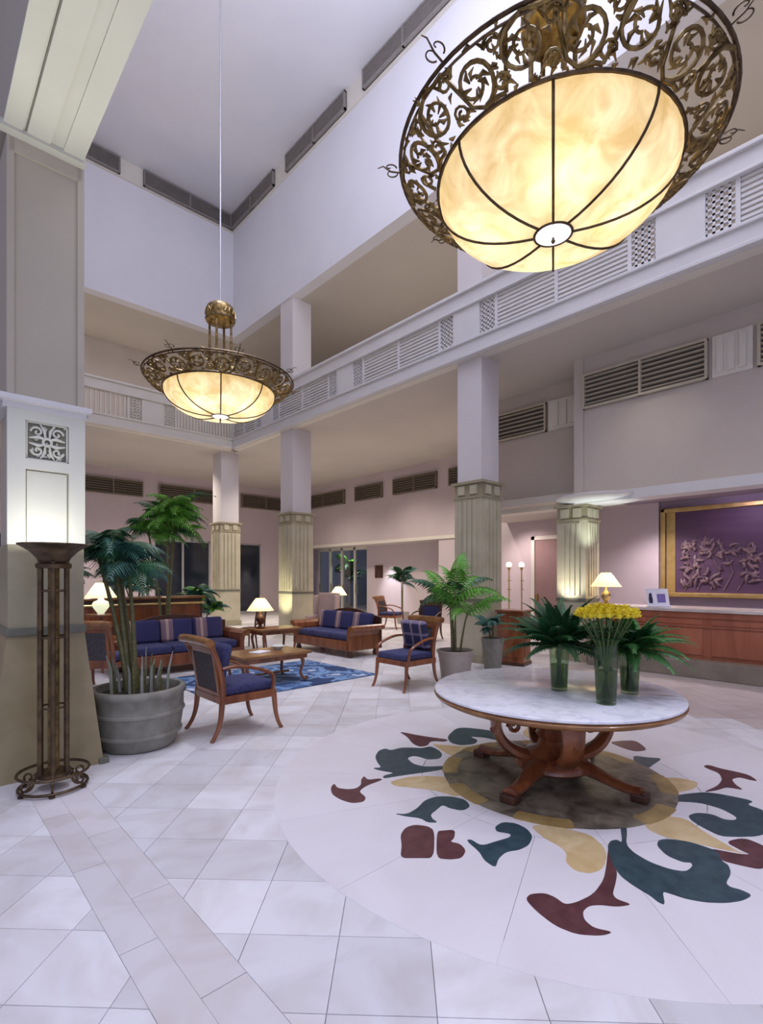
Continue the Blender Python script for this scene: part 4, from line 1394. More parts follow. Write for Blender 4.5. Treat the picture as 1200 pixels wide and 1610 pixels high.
for k in range(4):
    for kind in ('bracket', 'foot'):
        a = math.radians(227 if kind == 'bracket' else 183) + PI / 2 * k
        ca, sa = math.cos(a), math.sin(a)

        def R(x, z, y=0):
            return (x * ca - y * sa, x * sa + y * ca, z)
        if kind == 'bracket':
            # bowed bracket board: hangs from the apron, bellies outwards, sweeps into the base
            q = B()
            pts = bez((0.40, 0, 0.60), (0.52, 0, 0.44), (0.44, 0, 0.20), (0.16, 0, 0.17), 16)
            q.tube([R(p.x, p.z) for p in pts], [0.100, .098, .094, .090, .086, .084, .082, .082, .082, .084, .086, .09, .092, .092, .09, .09], 8, True, up=(-sa, ca, 0), flat=0.52)
            q.obj('leg_bracket', 'wood', t, True, 50)
            q = B()
            pts = [R(0.31 + 0.05 * (1 - .6 * i / 15) * math.cos(i * .55), 0.40 + 0.05 * (1 - .6 * i / 15) * math.sin(i * .55)) for i in range(16)]
            q.tube(pts, 0.018, 6, True)
            q.tube([R(0.11, 0.47), R(0.2, 0.46), R(0.28, 0.43)], [0.026, 0.022, 0.014], 6, True)
            q.tube([R(0.445, 0.44, .03), R(0.475, 0.38), R(0.44, 0.30, -.02)], [0.012, 0.03, 0.01], 6, True)
            q.obj('carved_scroll', 'wood', t, True, 50)
        else:
            q = B()
            pts = bez((0.16, 0, 0.14), (0.34, 0, 0.16), (0.44, 0, 0.05), (0.67, 0, 0.07), 12)
            q.tube([R(p.x, p.z) for p in pts], [0.10, .095, .088, .08, .074, .068, .062, .058, .055, .055, .055, .058], 8, True, up=(-sa, ca, 0), flat=0.62)
            q.obj('foot', 'wood', t, True, 50)
            q = B()
            q.box((0.0, 0, 0.036), (0.11, 0.12, 0.06), 0.014, mat=Matrix.Translation(R(0.66, 0)) @ Matrix.Rotation(a, 4, 'Z'))
            q.obj('pad', 'wood_dark', t)


# ================================================================== VASES, FERNS, FLOWERS
def vase(label, loc, h, r):
    t = thing('glass_vase', label, 'vase', loc)
    b = B()
    b.lathe([(0, 0.0), (r * .78, 0.0), (r * .80, 0.01), (r * .86, h * .3), (r * .93, h * .7), (r * 1.0, h), (r * .96, h), (r * .89, h * .7), (r * .82, h * .3), (r * .76, 0.022), (0, 0.022)], 24)
    b.obj('body', 'vase_glass', t, True)
    b = B()
    b.lathe([(0, 0.026), (r * .74, 0.026), (r * .80, h * .3), (r * .84, h * .55), (0, h * .55)], 20)
    b.obj('water', 'vase_water', t, True)
    return t


VA, VB, VC = (3.78, 1.98, TZ), (3.615, 1.54, TZ), (4.07, 1.555, TZ)
vase('tall clear glass vase of dark fern leaves, the one nearest the wooden podium', VA, 0.37, 0.078)
vase('tall clear glass vase of yellow flowers, frontmost on the marble table', VB, 0.42, 0.085)
vase('tall clear glass vase of light fern leaves, standing behind the yellow flowers', VC, 0.36, 0.08)


def frond_mesh(L, wid, droop, n, lw, stem_in=0.42, rise=0.3, fold=0.35, tipdrop=0.0):
    """rachis starts at the origin, rises and arches along +x; returns (stem mesh builder, leaflet builder)"""
    pts = []
    for i in range(n + 1):
        s = i / n
        x = L * s * (1 - 0.12 * s)
        z = rise * s - droop * s * s - tipdrop * s ** 4
        pts.append(Vector((x, 0, z)))
    st = B()
    lf = B()
    st.tube(pts, [0.006 * (1 - .75 * i / n) for i in range(n + 1)], 4)
    for i in range(1, n + 1):
        s = i / n
        p = pts[i]
        t = (pts[i] - pts[i - 1]).normalized()
        ll = wid * math.sin(min(1, (s * 1.02) ** .55) * PI * .93 + .12) * (1.0 if s < .97 else .6)
        ll = max(ll, wid * .22)
        for sd in (-1, 1):
            jit = 1 + 0.12 * math.sin(i * 3.7 + sd)
            dirv = Vector((t.x * .62, sd * .85, t.z * .5 - fold * .35)).normalized()
            tip = p + dirv * ll * jit + Vector((0, 0, -fold * ll * .45))
            mid = p + dirv * ll * .5 + Vector((0, 0, 0.02 * ll))
            side = Vector((t.x, 0, t.z)) * lw
            lf.bm.faces.new([lf.bm.verts.new(v) for v in (p - side * .25, mid - side * .5, mid + side * .5, p + side * .25)])
            lf.bm.faces.new([lf.bm.verts.new(v) for v in (mid - side * .5, tip, mid + side * .5)])
    return st, lf


def fern_set(loc, h, mats, label, group, n, seedn, L, tilts):
    rnd = random.Random(seedn)
    protos = []
    for k in range(3):
        st, lf = frond_mesh(L + 0.05 * k, 0.105, 0.15 + .04 * k, 24, 0.026, rise=0.13 + .03 * k)
        a = st.mesh('frond_stalk', 'stem_green')
        c = lf.mesh('frond_leaf', mats[k % len(mats)], 'leaf')
        protos.append((a, c))
    for i in range(n):
        az = 2 * PI * i / n + rnd.uniform(-.15, .15)
        tl = tilts[i % len(tilts)]
        o = bpy.data.objects.new('fern_frond', None)
        COL.objects.link(o)
        o.empty_display_size = 0.05
        o.location = (loc[0] + 0.02 * math.cos(az), loc[1] + 0.02 * math.sin(az), loc[2] + h - 0.02)
        o.rotation_euler = (0, tl[0] + rnd.uniform(-.12, .12), az)
        sc = tl[1] * rnd.uniform(.88, 1.05)
        o.scale = (sc, sc, sc)
        tag(o, label, 'fern', group)
        a, c = protos[rnd.randrange(3)]
        link('stalk', a, o)
        link('leaflets', c, o)
        # the stalk running down inside the vase
        q = B()
        a2 = az + PI + rnd.uniform(-.5, .5)
        q.tube([(0, 0, 0), (0.012 * math.cos(a2), 0.012 * math.sin(a2), -.12), (0.045 * math.cos(a2), 0.045 * math.sin(a2), -(h - 0.055))], 0.0075, 5)
        s = q.obj('lower_stalk', 'stem_green', o)
        s.matrix_parent_inverse = Matrix.Identity(4)
        # undo the tilt of the frond for the upright stalk
        s.matrix_basis = (o.rotation_euler.to_matrix().to_4x4() @ Matrix.Scale(sc, 4)).inverted()


fern_set(VA, 0.37, ['fern_green', 'fern_green', 'leaf_dark'], 'dark green fern frond arching out of the glass vase nearest the podium', 'fern fronds in the vase nearest the podium', 50, 3, 0.44, [(0.08, 1.0), (-0.30, 1.1), (-0.62, 1.1), (-0.95, .95), (-1.25, 0.8), (-.45, 1.05)])
fern_set(VC, 0.36, ['fern_green', 'fern_light', 'fern_light'], 'lighter green fern frond arching out of the glass vase behind the yellow flowers', 'fern fronds in the vase behind the yellow flowers', 44, 5, 0.40, [(0.15, 1.0), (-0.15, 1.0), (-0.35, 1.05), (-0.65, .95), (-0.95, 0.85)])
# yellow chrysanthemums: a low dome of blooms on straight stems
bl = B()
for ring, (nn, rr, zz, tilt) in enumerate(((10, 0.034, 0.012, .25), (9, 0.026, 0.020, .7), (6, 0.015, 0.026, 1.15))):
    for k in range(nn):
        a = 2 * PI * k / nn + ring * .3
        ca, sa = math.cos(a), math.sin(a)
        p0 = Vector((0.006 * ca, 0.006 * sa, zz - 0.008))
        p1 = Vector((rr * ca, rr * sa, zz + rr * math.tan(min(tilt, 1.2)) * .35))
        sd = Vector((-sa, ca, 0)) * 0.0075
        bl.bm.faces.new([bl.bm.verts.new(v) for v in (p0, p1 - sd, p1 + Vector((ca, sa, -.3)) * .006, p1 + sd)])
bl.lathe([(0, 0.018), (0.010, 0.016), (0.013, 0.008), (0, 0.0)], 8)
bloom_me = bl.mesh('bloom', 'petal_yellow', 'leaf')
rnd = random.Random(11)
slots = [(0, 0)] + [(0.07, 2 * PI * k / 6) for k in range(6)] + [(0.125, 2 * PI * k / 12 + .2) for k in range(12)] + [(0.178, 2 * PI * k / 17) for k in range(17)]
for r_, a in slots:
    dx, dy = r_ * math.cos(a), r_ * math.sin(a)
    z = 0.635 - 0.035 * (r_ / 0.2) ** 2 + rnd.uniform(-.008, .008)
    o = thing('chrysanthemum', 'yellow chrysanthemum on a green stem in the frontmost glass vase', 'flower', VB, 0, 'yellow chrysanthemums in the front vase')
    o.location = (VB[0], VB[1], VB[2])
    q = link('bloom', bloom_me, o, (dx, dy, z))
    q.rotation_euler = (dy * -2.0, dx * 2.0, a)
    q.scale = (1.2, 1.2, 1.9)
    st = B()
    k_ = 0.26  # spread inside the neck
    st.tube([(dx * -.22, dy * -.22, 0.04), (dx * k_ * .6, dy * k_ * .6, 0.30), (dx * .38, dy * .38, 0.42), (dx, dy, z)], 0.0045, 4)
    st.obj('stem', 'stem_green', o)
    lf = B()
    for zz in (0.47, 0.53):
        f = (zz - 0.42) / (z - 0.42)
        px, py = dx * (.38 + .62 * f), dy * (.38 + .62 * f)
        for s in (-1, 1):
            aa = a + s * 1.2 + zz * 9
            u = Vector((math.cos(aa), math.sin(aa), -.2))
            v = Vector((-math.sin(aa), math.cos(aa), 0)) * .016
            p = Vector((px, py, zz))
            lf.bm.faces.new([lf.bm.verts.new(x) for x in (p, p + u * .03 - v, p + u * .065, p + u * .03 + v)])
    lf.obj('leaves', 'leaf_dark', o, 'leaf')


# ================================================================== ARMCHAIRS
def make_armchair(label, loc, rz, fab='navy_fabric', panel='cane_dark', wood='wood'):
    """faces +x"""
    t = thing('armchair', label, 'chair', loc, rz)
    for s in (-1, 1):
        q = B()
        pts = bez((0.29, s * .30, 0.42), (0.31, s * .30, 0.25), (0.30, s * .305, 0.12), (0.375, s * .32, 0.0), 9)
        q.tube(pts, [.030, .029, .028, .026, .024, .022, .021, .020, .020], 8, True, up=(0, 1, 0))
        q.obj('leg', wood, t, True, 50)
        q = B()
        pts = bez((-0.28, s * .29, 0.42), (-0.29, s * .29, 0.25), (-0.29, s * .295, 0.12), (-0.40, s * .31, 0.0), 9)
        q.tube(pts, [.030, .029, .028, .026, .024, .022, .021, .020, .020], 8, True, up=(0, 1, 0))
        q.obj('leg', wood, t, True, 50)
        q = B()
        pts = bez((-0.28, s * .29, 0.36), (-0.25, s * .29, 0.60), (-0.33, s * .29, 0.80), (-0.42, s * .29, 0.97), 9)
        q.tube(pts, [.032, .031, .030, .029, .028, .027, .027, .028, .030], 8, True, up=(0, 1, 0))
        q.obj('back_post', wood, t, True, 50)
        q = B()
        pts = bez((-0.29, s * .31, 0.70), (-0.10, s * .335, 0.74), (0.10, s * .34, 0.66), (0.20, s * .34, 0.62), 9) + bez((0.20, s * .34, 0.62), (0.30, s * .34, 0.58), (0.27, s * .325, 0.48), (0.27, s * .305, 0.40), 7)[1:]
        q.tube(pts, [.020] + [.024] * (len(pts) - 2) + [.026], 8, True, up=(0, 1, 0), flat=0.8)
        q.obj('arm', wood, t, True, 50)
    q = B()
    q.box((0, 0.305, 0.385), (0.60, 0.045, 0.075), 0.008)
    q.box((0, -0.305, 0.385), (0.60, 0.045, 0.075), 0.008)
    q.box((0.29, 0, 0.385), (0.05, 0.60, 0.075), 0.008)
    q.box((-0.28, 0, 0.385), (0.05, 0.58, 0.075), 0.008)
    q.box((0, 0, 0.40), (0.56, 0.58, 0.02))
    q.obj('seat_frame', wood, t)
    q = B()
    q.box((0.01, 0, 0.465), (0.60, 0.57, 0.10), 0.035, seg=3)
    q.obj('seat_cushion', fab, t, True, 60)
    q = B()
    R = Matrix.Translation((-0.285, 0, 0.44)) @ Matrix.Rotation(math.radians(-9), 4, 'Y')
    q.box((0, 0, 0.22), (0.022, 0.50, 0.42), mat=R)
    q.obj('back_panel', panel, t)
    q = B()
    q.box((0, 0, 0.0), (0.035, 0.54, 0.05), 0.008, mat=R)
    q.box((0, 0, 0.435), (0.035, 0.54, 0.05), 0.008, mat=R)
    for s in (-1, 1):
        q.box((0, s * .245, 0.22), (0.032, 0.045, 0.44), 0.006, mat=R)
    q.obj('back_frame', wood, t)
    q = B()
    q.tube([(-0.43, -0.34, 0.965), (-0.43, -.18, .975), (-0.43, .18, .975), (-0.43, 0.34, 0.965)], 0.042, 12)
    q.box((-0.385, 0, 0.935), (0.06, 0.60, 0.08), 0.012)
    q.obj('crest_rail', 'wood_gold' if wood == 'wood' else wood, t, True, 50)
    return t


armA = make_armchair('scroll-backed wooden armchair with navy seat beside the big grey planter', (2.56, 5.02, 0), 0.0)
armB = dup(armA, (5.40, 5.24, 0), PI, 'wooden armchair with plaid cushion in front of the beige palm pot')
armC = dup(armA, (2.05, 8.02, 0), math.radians(48), 'wooden armchair turned away behind the panelled column')
armD = dup(armA, (11.15, 11.5, 0), math.radians(-70), 'dark wooden armchair far back before the pale alcove wall')
armE = make_armchair('dark upholstered armchair beyond the plaid cushioned one', (9.75, 8.75, 0), math.radians(200), 'navy_fabric', 'navy_fabric', 'wood_dark')


def cushion(label, loc, rot, size, mat, group=None):
    b = B()
    b.box((0, 0, 0), size, min(size) * .48, seg=4)
    # pinch the edges so that it reads as a stuffed cushion
    sx, sy, sz = size
    for v in b.bm.verts:
        e = max(abs(v.co.x) / (sx / 2), abs(v.co.z) / (sz / 2))
        v.co.y *= 1 - 0.62 * max(0, e) ** 3
    o = b.obj('cushion', mat, None, True, 80)
    o.location = loc
    o.rotation_euler = rot
    return tag(o, label, 'cushion', group)


cushion('dark plain cushion leaning in the armchair beside the grey planter', (2.35, 5.02, 0.725), (math.radians(-14), 0, math.radians(-90)), (0.48, 0.13, 0.40), 'navy_fabric')
cushion('plaid cushion leaning in the armchair before the palm pot', (5.60, 5.24, 0.745), (math.radians(-14), 0, math.radians(90)), (0.52, 0.14, 0.44), 'plaid_fabric')


# ================================================================== SOFAS
def make_sofa(label, loc, rz, L=2.0, seat='navy_fabric', back='stripe_fabric'):
    """length along x, faces -y"""
    t = thing('sofa', label, 'sofa', loc, rz)
    D = 0.86
    q = B()
    q.box((0, -D / 2 + 0.03, 0.235), (L - 0.10, 0.06, 0.19), 0.012)
    q.box((0, D / 2 - 0.03, 0.235), (L - 0.10, 0.06, 0.19), 0.012)
    q.box((0, 0, 0.235), (L - 0.14, D - 0.10, 0.17))
    q.obj('base_frame', 'wood', t)
    for sx in (-1, 1):
        for sy in (-1, 1):
            q = B()
            q.lathe([(0, 0), (0.045, 0.0), (0.06, 0.03), (0.062, 0.07), (0.045, 0.10), (0.055, 0.14), (0, 0.14)], 14, (sx * (L / 2 - 0.12), sy * (D / 2 - 0.09), 0))
            q.obj('leg', 'wood_dark', t, True, 50)
        # scroll arm: S-shaped board with rolled top, running front to back
        prof = [(0.0, 0.14), (0.0, 0.34), (0.0, 0.50), (0.02, 0.58), (0.075, 0.63), (0.14, 0.645), (0.185, 0.62), (0.20, 0.58), (0.185, 0.54), (0.15, 0.525), (0.115, 0.54), (0.09, 0.52), (0.075, 0.44), (0.08, 0.30), (0.085, 0.14)]
        Mx = Matrix.Translation((sx * (L / 2 - 0.12), 0, 0)) @ Matrix.Scale(sx, 4, (1, 0, 0)) @ Matrix(((1, 0, 0, 0), (0, 0, 1, 0), (0, 1, 0, 0), (0, 0, 0, 1)))
        q = B()
        q.prism(prof, -D / 2, D / 2, Mx)
        q.obj('arm', 'wood', t, False)
        q = B()
        q.tube([(sx * (L / 2 + 0.02), -D / 2 - 0.012, 0.585), (sx * (L / 2 + 0.02), -D / 2 + 0.01, 0.585)], 0.055, 16)
        q.tube([(sx * (L / 2 + 0.02), -D / 2 - 0.022, 0.585), (sx * (L / 2 + 0.02), -D / 2, 0.585)], 0.028, 12)
        q.obj('arm_rosette', 'wood_gold', t, True, 40)
    q = B()
    pr = [(-L / 2 + .02, 0.14), (L / 2 - .02, 0.14), (L / 2 - .02, 0.78), (L * .32, 0.83), (L * .18, 0.90), (0, 0.935), (-L * .18, 0.90), (-L * .32, 0.83), (-L / 2 + .02, 0.78)]
    q.prism(pr, D / 2 - 0.05, D / 2, Matrix(((1, 0, 0, 0), (0, 0, 1, 0), (0, 1, 0, 0), (0, 0, 0, 1))))
    q.obj('back_board', 'wood_dark', t)
    n = 3
    w_ = (L - 0.30) / n
    for k in range(n):
        x = -L / 2 + 0.15 + w_ * (k + .5)
        q = B()
        q.box((x, -0.06, 0.395), (w_ - 0.01, D - 0.20, 0.15), 0.045, seg=3)
        q.obj('seat_cushion', seat, t, True, 60)
        q = B()
        q.box((0, 0, 0.2), (w_ - 0.01, 0.16, 0.40), 0.06, mat=Matrix.Translation((x, D / 2 - 0.20, 0.46)) @ Matrix.Rotation(math.radians(-10), 4, 'X'), seg=3)
        q.obj('back_cushion', back, t, True, 60)
    return t


sofaA = make_sofa('long navy sofa with wooden scroll arms behind the coffee table', (3.55, 8.95, 0), 0.0, 2.05)
sofaB = dup(sofaA, (6.80, 8.72, 0), math.radians(-90), 'navy sofa seen from its wooden scroll arm, on the blue rug side')

# rug
b = B()
b.box((0, 0, 0.012), (2.75, 1.95, 0.012), 0.004)
rug = b.obj('rug', 'rug_blue', None)
rug.location = (4.28, 7.14, 0)
tag(rug, 'blue patterned rug under the coffee table', 'rug')

# ================================================================== TABLES
def scroll_leg(q, x, y, ang, h, r=0.022):
    ca, sa = math.cos(ang), math.sin(ang)
    pts = bez((0, 0, h), (0.10, 0, h * .75), (-0.12, 0, h * .35), (0.07, 0, 0.02), 14)
    q.tube([(x + p.x * ca, y + p.x * sa, p.z) for p in pts], [r * 1.3] * 3 + [r * 1.1] * 4 + [r] * 7, 8, True, up=(-sa, ca, 0))
    pts = [(x + (0.075 + 0.035 * (1 - i / 14) * math.cos(i * .55 + 3.6)) * ca, y + (0.075 + 0.035 * (1 - i / 14) * math.cos(i * .55 + 3.6)) * sa, 0.05 + 0.035 * (1 - i / 14) * math.sin(i * .55 + 3.6)) for i in range(14)]
    q.tube(pts, r * .55, 6)


def low_table(name, label, loc, sx, sy, h, top='wood_gold', cat='table', rz=0.0):
    t = thing(name, label, cat, loc, rz)
    q = B()
    q.box((0, 0, h - 0.02), (sx, sy, 0.04), 0.012)
    q.obj('top', top, t)
    q = B()
    q.box((0, 0, h - 0.075), (sx - 0.10, sy - 0.10, 0.07), 0.008)
    q.obj('apron', 'wood', t)
    for a in (-1, 1):
        for c in (-1, 1):
            q = B()
            scroll_leg(q, a * (sx / 2 - 0.12), c * (sy / 2 - 0.11), math.atan2(c, a), h - 0.11)
            q.obj('leg', 'wood', t, True, 50)
    q = B()
    q.box((0, 0, 0.12), (sx - 0.34, 0.05, 0.03), 0.008)
    q.obj('stretcher', 'wood', t)
    return t


low_table('coffee_table', 'low wooden coffee table with scroll legs on the blue rug', (4.0, 6.85, 0.018), 1.15, 0.78, 0.46)
low_table('end_table', 'wooden end table with curly legs carrying a lamp between the two sofas', (5.28, 8.72, 0), 0.92, 0.62, 0.62)
b = B()
b.box((0, 0, 0.006), (0.27, 0.20, 0.012), 0.003)
o = b.obj('magazine', 'white_card', None)
o.location = (3.88, 6.82, 0.478)
o.rotation_euler = (0, 0, 0.4)
tag(o, 'pale magazine lying on the coffee table', 'magazine')
b = B()
b.lathe([(0, 0), (0.05, 0), (0.055, 0.01), (0.10, 0.045), (0.115, 0.06), (0.105, 0.058), (0.05, 0.016), (0, 0.014)], 20)
o = b.obj('bowl', 'porcelain', None, True, 50)
o.location = (4.24, 6.90, 0.478)
tag(o, 'shallow white bowl on the coffee table', 'bowl')


# ================================================================== TABLE LAMPS
def table_lamp(label, loc, base='bronze', sr=0.25, power=7, body='urn', sh=0.24):
    t = thing('table_lamp', label, 'lamp', loc)
    q = B()
    if body == 'urn':
        q.lathe([(0, 0), (0.085, 0), (0.09, 0.015), (0.05, 0.035), (0.03, 0.06), (0.055, 0.10), (0.085, 0.16), (0.08, 0.21), (0.04, 0.25), (0.022, 0.28), (0.018, 0.36), (0, 0.36)], 20)
    elif body == 'jar':
        q.lathe([(0, 0), (0.05, 0), (0.055, 0.02), (0.09, 0.07), (0.13, 0.13), (0.135, 0.17), (0.11, 0.21), (0.05, 0.235), (0.045, 0.26), (0.02, 0.275), (0.018, 0.30), (0, 0.30)], 20)
    else:
        q.lathe([(0, 0), (0.10, 0), (0.10, 0.015), (0.03, 0.03), (0.02, 0.06), (0.018, 0.40), (0, 0.40)], 16)
    zb = {'urn': 0.36, 'jar': 0.30, 'stick': 0.40}[body]
    q.obj('base', base, t, True, 50)
    q = B()
    z0 = zb - 0.02
    q.lathe([(sr, z0), (sr * .90, z0 + sh * .14), (sr * .72, z0 + sh * .42), (sr * .50, z0 + sh * .76), (sr * .32, z0 + sh)], 28)
    q.obj('shade', 'lamp_shade', t, 'leaf')
    q = B()
    q.tube([(0, 0, zb - 0.01), (0, 0, z0 + sh + 0.02)], 0.006, 6)
    q.lathe([(0, z0 + sh + 0.015), (0.014, z0 + sh + 0.025), (0, z0 + sh + 0.05)], 8)
    for k in range(3):
        a = 2 * PI * k / 3
        q.tube([(0, 0, z0 + sh - 0.005), (sr * .3 * math.cos(a), sr * .3 * math.sin(a), z0 + sh - 0.005)], 0.003, 4)
    q.obj('harp', 'brass', t, True)
    q = B()
    q.lathe([(0, zb), (0.022, zb + 0.01), (0.03, zb + 0.045), (0.018, zb + 0.08), (0, zb + 0.085)], 10, (0, 0.035, 0))
    q.obj('bulb', 'bulb_glow', t, True)
    point('table_lamp_bulb', (loc[0], loc[1] - 0.05, loc[2] + zb + 0.06), power, (1.0, 0.78, 0.46), 0.04)
    return t


def side_table(label, loc, h, r):
    t = thing('side_table', label, 'table', loc)
    q = B()
    q.lathe([(0, h - 0.03), (r * .96, h - 0.03), (r, h - 0.015), (r * .97, h), (0, h)], 28)
    q.obj('top', 'wood', t, True, 40)
    q = B()
    q.lathe([(0, 0.1), (0.03, 0.1), (0.045, 0.2), (0.03, h * .5), (0.04, h * .7), (0.03, h - .06), (0.09, h - .03), (0, h - .03)], 16)
    q.obj('stem', 'wood', t, True, 50)
    for k in range(3):
        a = 2 * PI * k / 3 + .4
        q = B()
        q.tube([(0.02 * math.cos(a), 0.02 * math.sin(a), 0.15), (r * .5 * math.cos(a), r * .5 * math.sin(a), 0.10), (r * .8 * math.cos(a), r * .8 * math.sin(a), 0.018)], [.028, .022, .018], 8)
        q.obj('leg', 'wood', t, True, 50)
    return t


table_lamp('lit table lamp with cream bell shade between the two navy sofas', (5.02, 8.80, 0.62), 'wood_dark', 0.26, 3.2)
side_table('round pedestal table under the lamp behind the beige chair', (8.95, 11.35, 0), 0.72, 0.28)
table_lamp('lit table lamp with small cream shade behind the beige wing chair', (8.95, 11.35, 0.72), 'bronze', 0.25, 3.5, 'stick')
side_table('tall round stand under the white jar lamp beside the panelled column', (2.42, 9.55, 0), 0.98, 0.24)
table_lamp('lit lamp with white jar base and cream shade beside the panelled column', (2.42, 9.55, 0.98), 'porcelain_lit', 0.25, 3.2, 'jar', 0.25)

# wing chair
t = thing('wing_chair', 'beige upholstered wing chair behind the navy sofa', 'chair', (7.95, 10.75, 0), math.radians(205))
q = B()
q.box((0, 0, 0.28), (0.62, 0.62, 0.26), 0.04)
q.obj('seat_base', 'beige_fabric', t, True, 60)
q = B()
q.box((0.03, 0, 0.46), (0.56, 0.50, 0.13), 0.05, seg=3)
q.obj('seat_cushion', 'beige_fabric', t, True, 60)
q = B()
q.box((0, 0, 0.4), (0.14, 0.62, 0.80), 0.06, mat=Matrix.Translation((-0.27, 0, 0.40)) @ Matrix.Rotation(math.radians(-8), 4, 'Y'), seg=3)
q.obj('backrest', 'beige_fabric', t, True, 60)
for s in (-1, 1):
    q = B()
    q.box((0.02, s * .30, 0.50), (0.56, 0.12, 0.24), 0.05, seg=3)
    q.obj('arm', 'beige_fabric', t, True, 60)
    q = B()
    q.box((-0.20, s * .30, 0.88), (0.24, 0.08, 0.50), 0.035, seg=3)
    q.obj('wing', 'beige_fabric', t, True, 60)
    for sx in (-1, 1):
        q = B()
        q.tube([(sx * .25, s * .25, 0.16), (sx * .28, s * .27, 0)], [.028, .018], 8)
        q.obj('leg', 'wood_dark', t, True)

# slat back chair
t = thing('side_chair', 'dark wooden side chair with open slatted back left of the lamp table', 'chair', (5.75, 10.45, 0), math.radians(118))
for s in (-1, 1):
    q = B()
    q.tube([(0.2, s * .19, 0.44), (0.21, s * .195, 0)], [.022, .016], 8)
    q.obj('leg', 'wood_dark', t, True)
    q = B()
    q.tube([(-0.26, s * .19, 0), (-0.2, s * .19, 0.44), (-0.22, s * .19, 0.7), (-0.28, s * .19, 0.96)], [.016, .022, .02, .018], 8)
    q.obj('back_post', 'wood_dark', t, True)
q = B()
q.box((0, 0, 0.44), (0.44, 0.42, 0.05), 0.015)
q.obj('seat', 'wood_dark', t)
q = B()
q.box((-0.265, 0, 0.92), (0.035, 0.42, 0.07), 0.01)
q.box((-0.215, 0, 0.56), (0.03, 0.38, 0.04), 0.008)
q.obj('back_rail', 'wood_dark', t)
for k in range(4):
    q = B()
    y = -0.12 + 0.08 * k
    q.tube([(-0.215, y, 0.56), (-0.225, y, 0.72), (-0.265, y, 0.91)], 0.012, 6)
    q.obj('slat', 'wood_dark', t, True)

# bar counter behind the far seats
t = thing('bar_counter', 'dark wooden bar counter with pale top rail behind the planter palm', 'counter', (3.15, 11.1, 0))
q = B()
q.box((0, 0, 0.58), (3.2, 0.55, 1.16), 0.01)
q.obj('body', 'wood_dark', t)
q = B()
q.box((0, -0.03, 1.18), (3.3, 0.68, 0.045), 0.012)
q.obj('top', 'wood_gold', t)
for k in range(4):
    q = B()
    q.box((-1.2 + .8 * k, -0.285, 0.6), (0.66, 0.025, 0.85), 0.008)
    q.obj('panel', 'wood', t)
q = B()
q.tube([(-1.6, -0.36, 1.06), (1.6, -0.36, 1.06)], 0.022, 8)
for k in range(5):
    q.tube([(-1.5 + .75 * k, -0.27, 1.06), (-1.5 + .75 * k, -0.36, 1.06)], 0.012, 6)
q.obj('rail', 'brass', t, True)


# ================================================================== PLANTS
KEEP_OUT = [(0.45, 1.2, 4.8, 5.55), (7.72, 8.55, 5.55, 6.35), (13.5, 14.0, 5, 12)]
def palm(label, loc, rz, pot, canes, fronds, seedn, cat='plant', name='potted_palm'):
    """pot = (profile, material); canes = [(x, y, height, lean_x, lean_y)]; fronds = (per cane, length, width, mats, lw)"""
    rnd = random.Random(seedn)
    t = thing(name, label, cat, loc, rz)
    prof, pm_, sz, sr = pot
    q = B()
    q.lathe(prof, 32)
    p = q.obj('pot', pm_, t, True, 45)
    q = B()
    q.lathe([(0, sz + .02), (sr * .6, sz + .015), (sr, sz), (sr, sz - .03), (0, sz - .03)], 20)
    q.obj('soil', 'soil', p, True)
    nper, L, wd, mats, lw = fronds[:5]
    rise = fronds[5] if len(fronds) > 5 else 0.45
    nl = 17
    protos = []
    for k in range(4):
        st, lf = frond_mesh(L * (0.8 + .1 * k), wd, L * (0.48 + .12 * k), nl, lw, rise=L * (rise + .05 * k), fold=0.75)
        protos.append((st.mesh('frond_stalk', 'stem_green'), [M[m] for m in mats], lf))
    pm2 = []
    for st, mm, lf in protos:
        me = lf.mesh('frond_leaf', None, 'leaf')
        vs = []
        for m in mm:
            c = me.copy()
            c.materials.append(m)
            vs.append(c)
        pm2.append((st, vs))
    for ci, (x, y, h, lx, ly) in enumerate(canes):
        q = B()
        n = 7
        pts = [(x + lx * (i / (n - 1)) ** 1.4, y + ly * (i / (n - 1)) ** 1.4, sz + h * i / (n - 1)) for i in range(n)]
        r0 = 0.018 + 0.006 * (h > 1.2)
        q.tube(pts, [r0 * (1.15 - .5 * i / (n - 1)) for i in range(n)], 7)
        q.obj('cane', 'cane_green', t, True)
        tip = pts[-1]
        for k in range(nper):
            az = 2 * PI * k / nper + ci * 1.1 + rnd.uniform(-.3, .3)
            for turn in range(8):       # grow away from the column and walls nearby
                hit = False
                for s_ in (.35, .7, 1.0):
                    wx = loc[0] + math.cos(rz) * tip[0] - math.sin(rz) * tip[1] + L * s_ * math.cos(az + rz)
                    wy = loc[1] + math.sin(rz) * tip[0] + math.cos(rz) * tip[1] + L * s_ * math.sin(az + rz)
                    for (x0, x1, y0, y1) in KEEP_OUT:
                        hit = hit or (x0 < wx < x1 and y0 < wy < y1)
                if not hit:
                    break
                az += 0.6
            st, vs = pm2[rnd.randrange(4)]
            o = bpy.data.objects.new('frond', vs[rnd.randrange(len(vs))])
            COL.objects.link(o)
            o.parent = t
            o.location = (tip[0], tip[1], tip[2] - 0.03 * (k % 3))
            o.rotation_euler = (rnd.uniform(-.3, .3), rnd.uniform(-.80, .35), az)
            sc = rnd.uniform(.75, 1.1)
            o.scale = (sc, sc, sc)
            link('stalk', st, o)
    return t


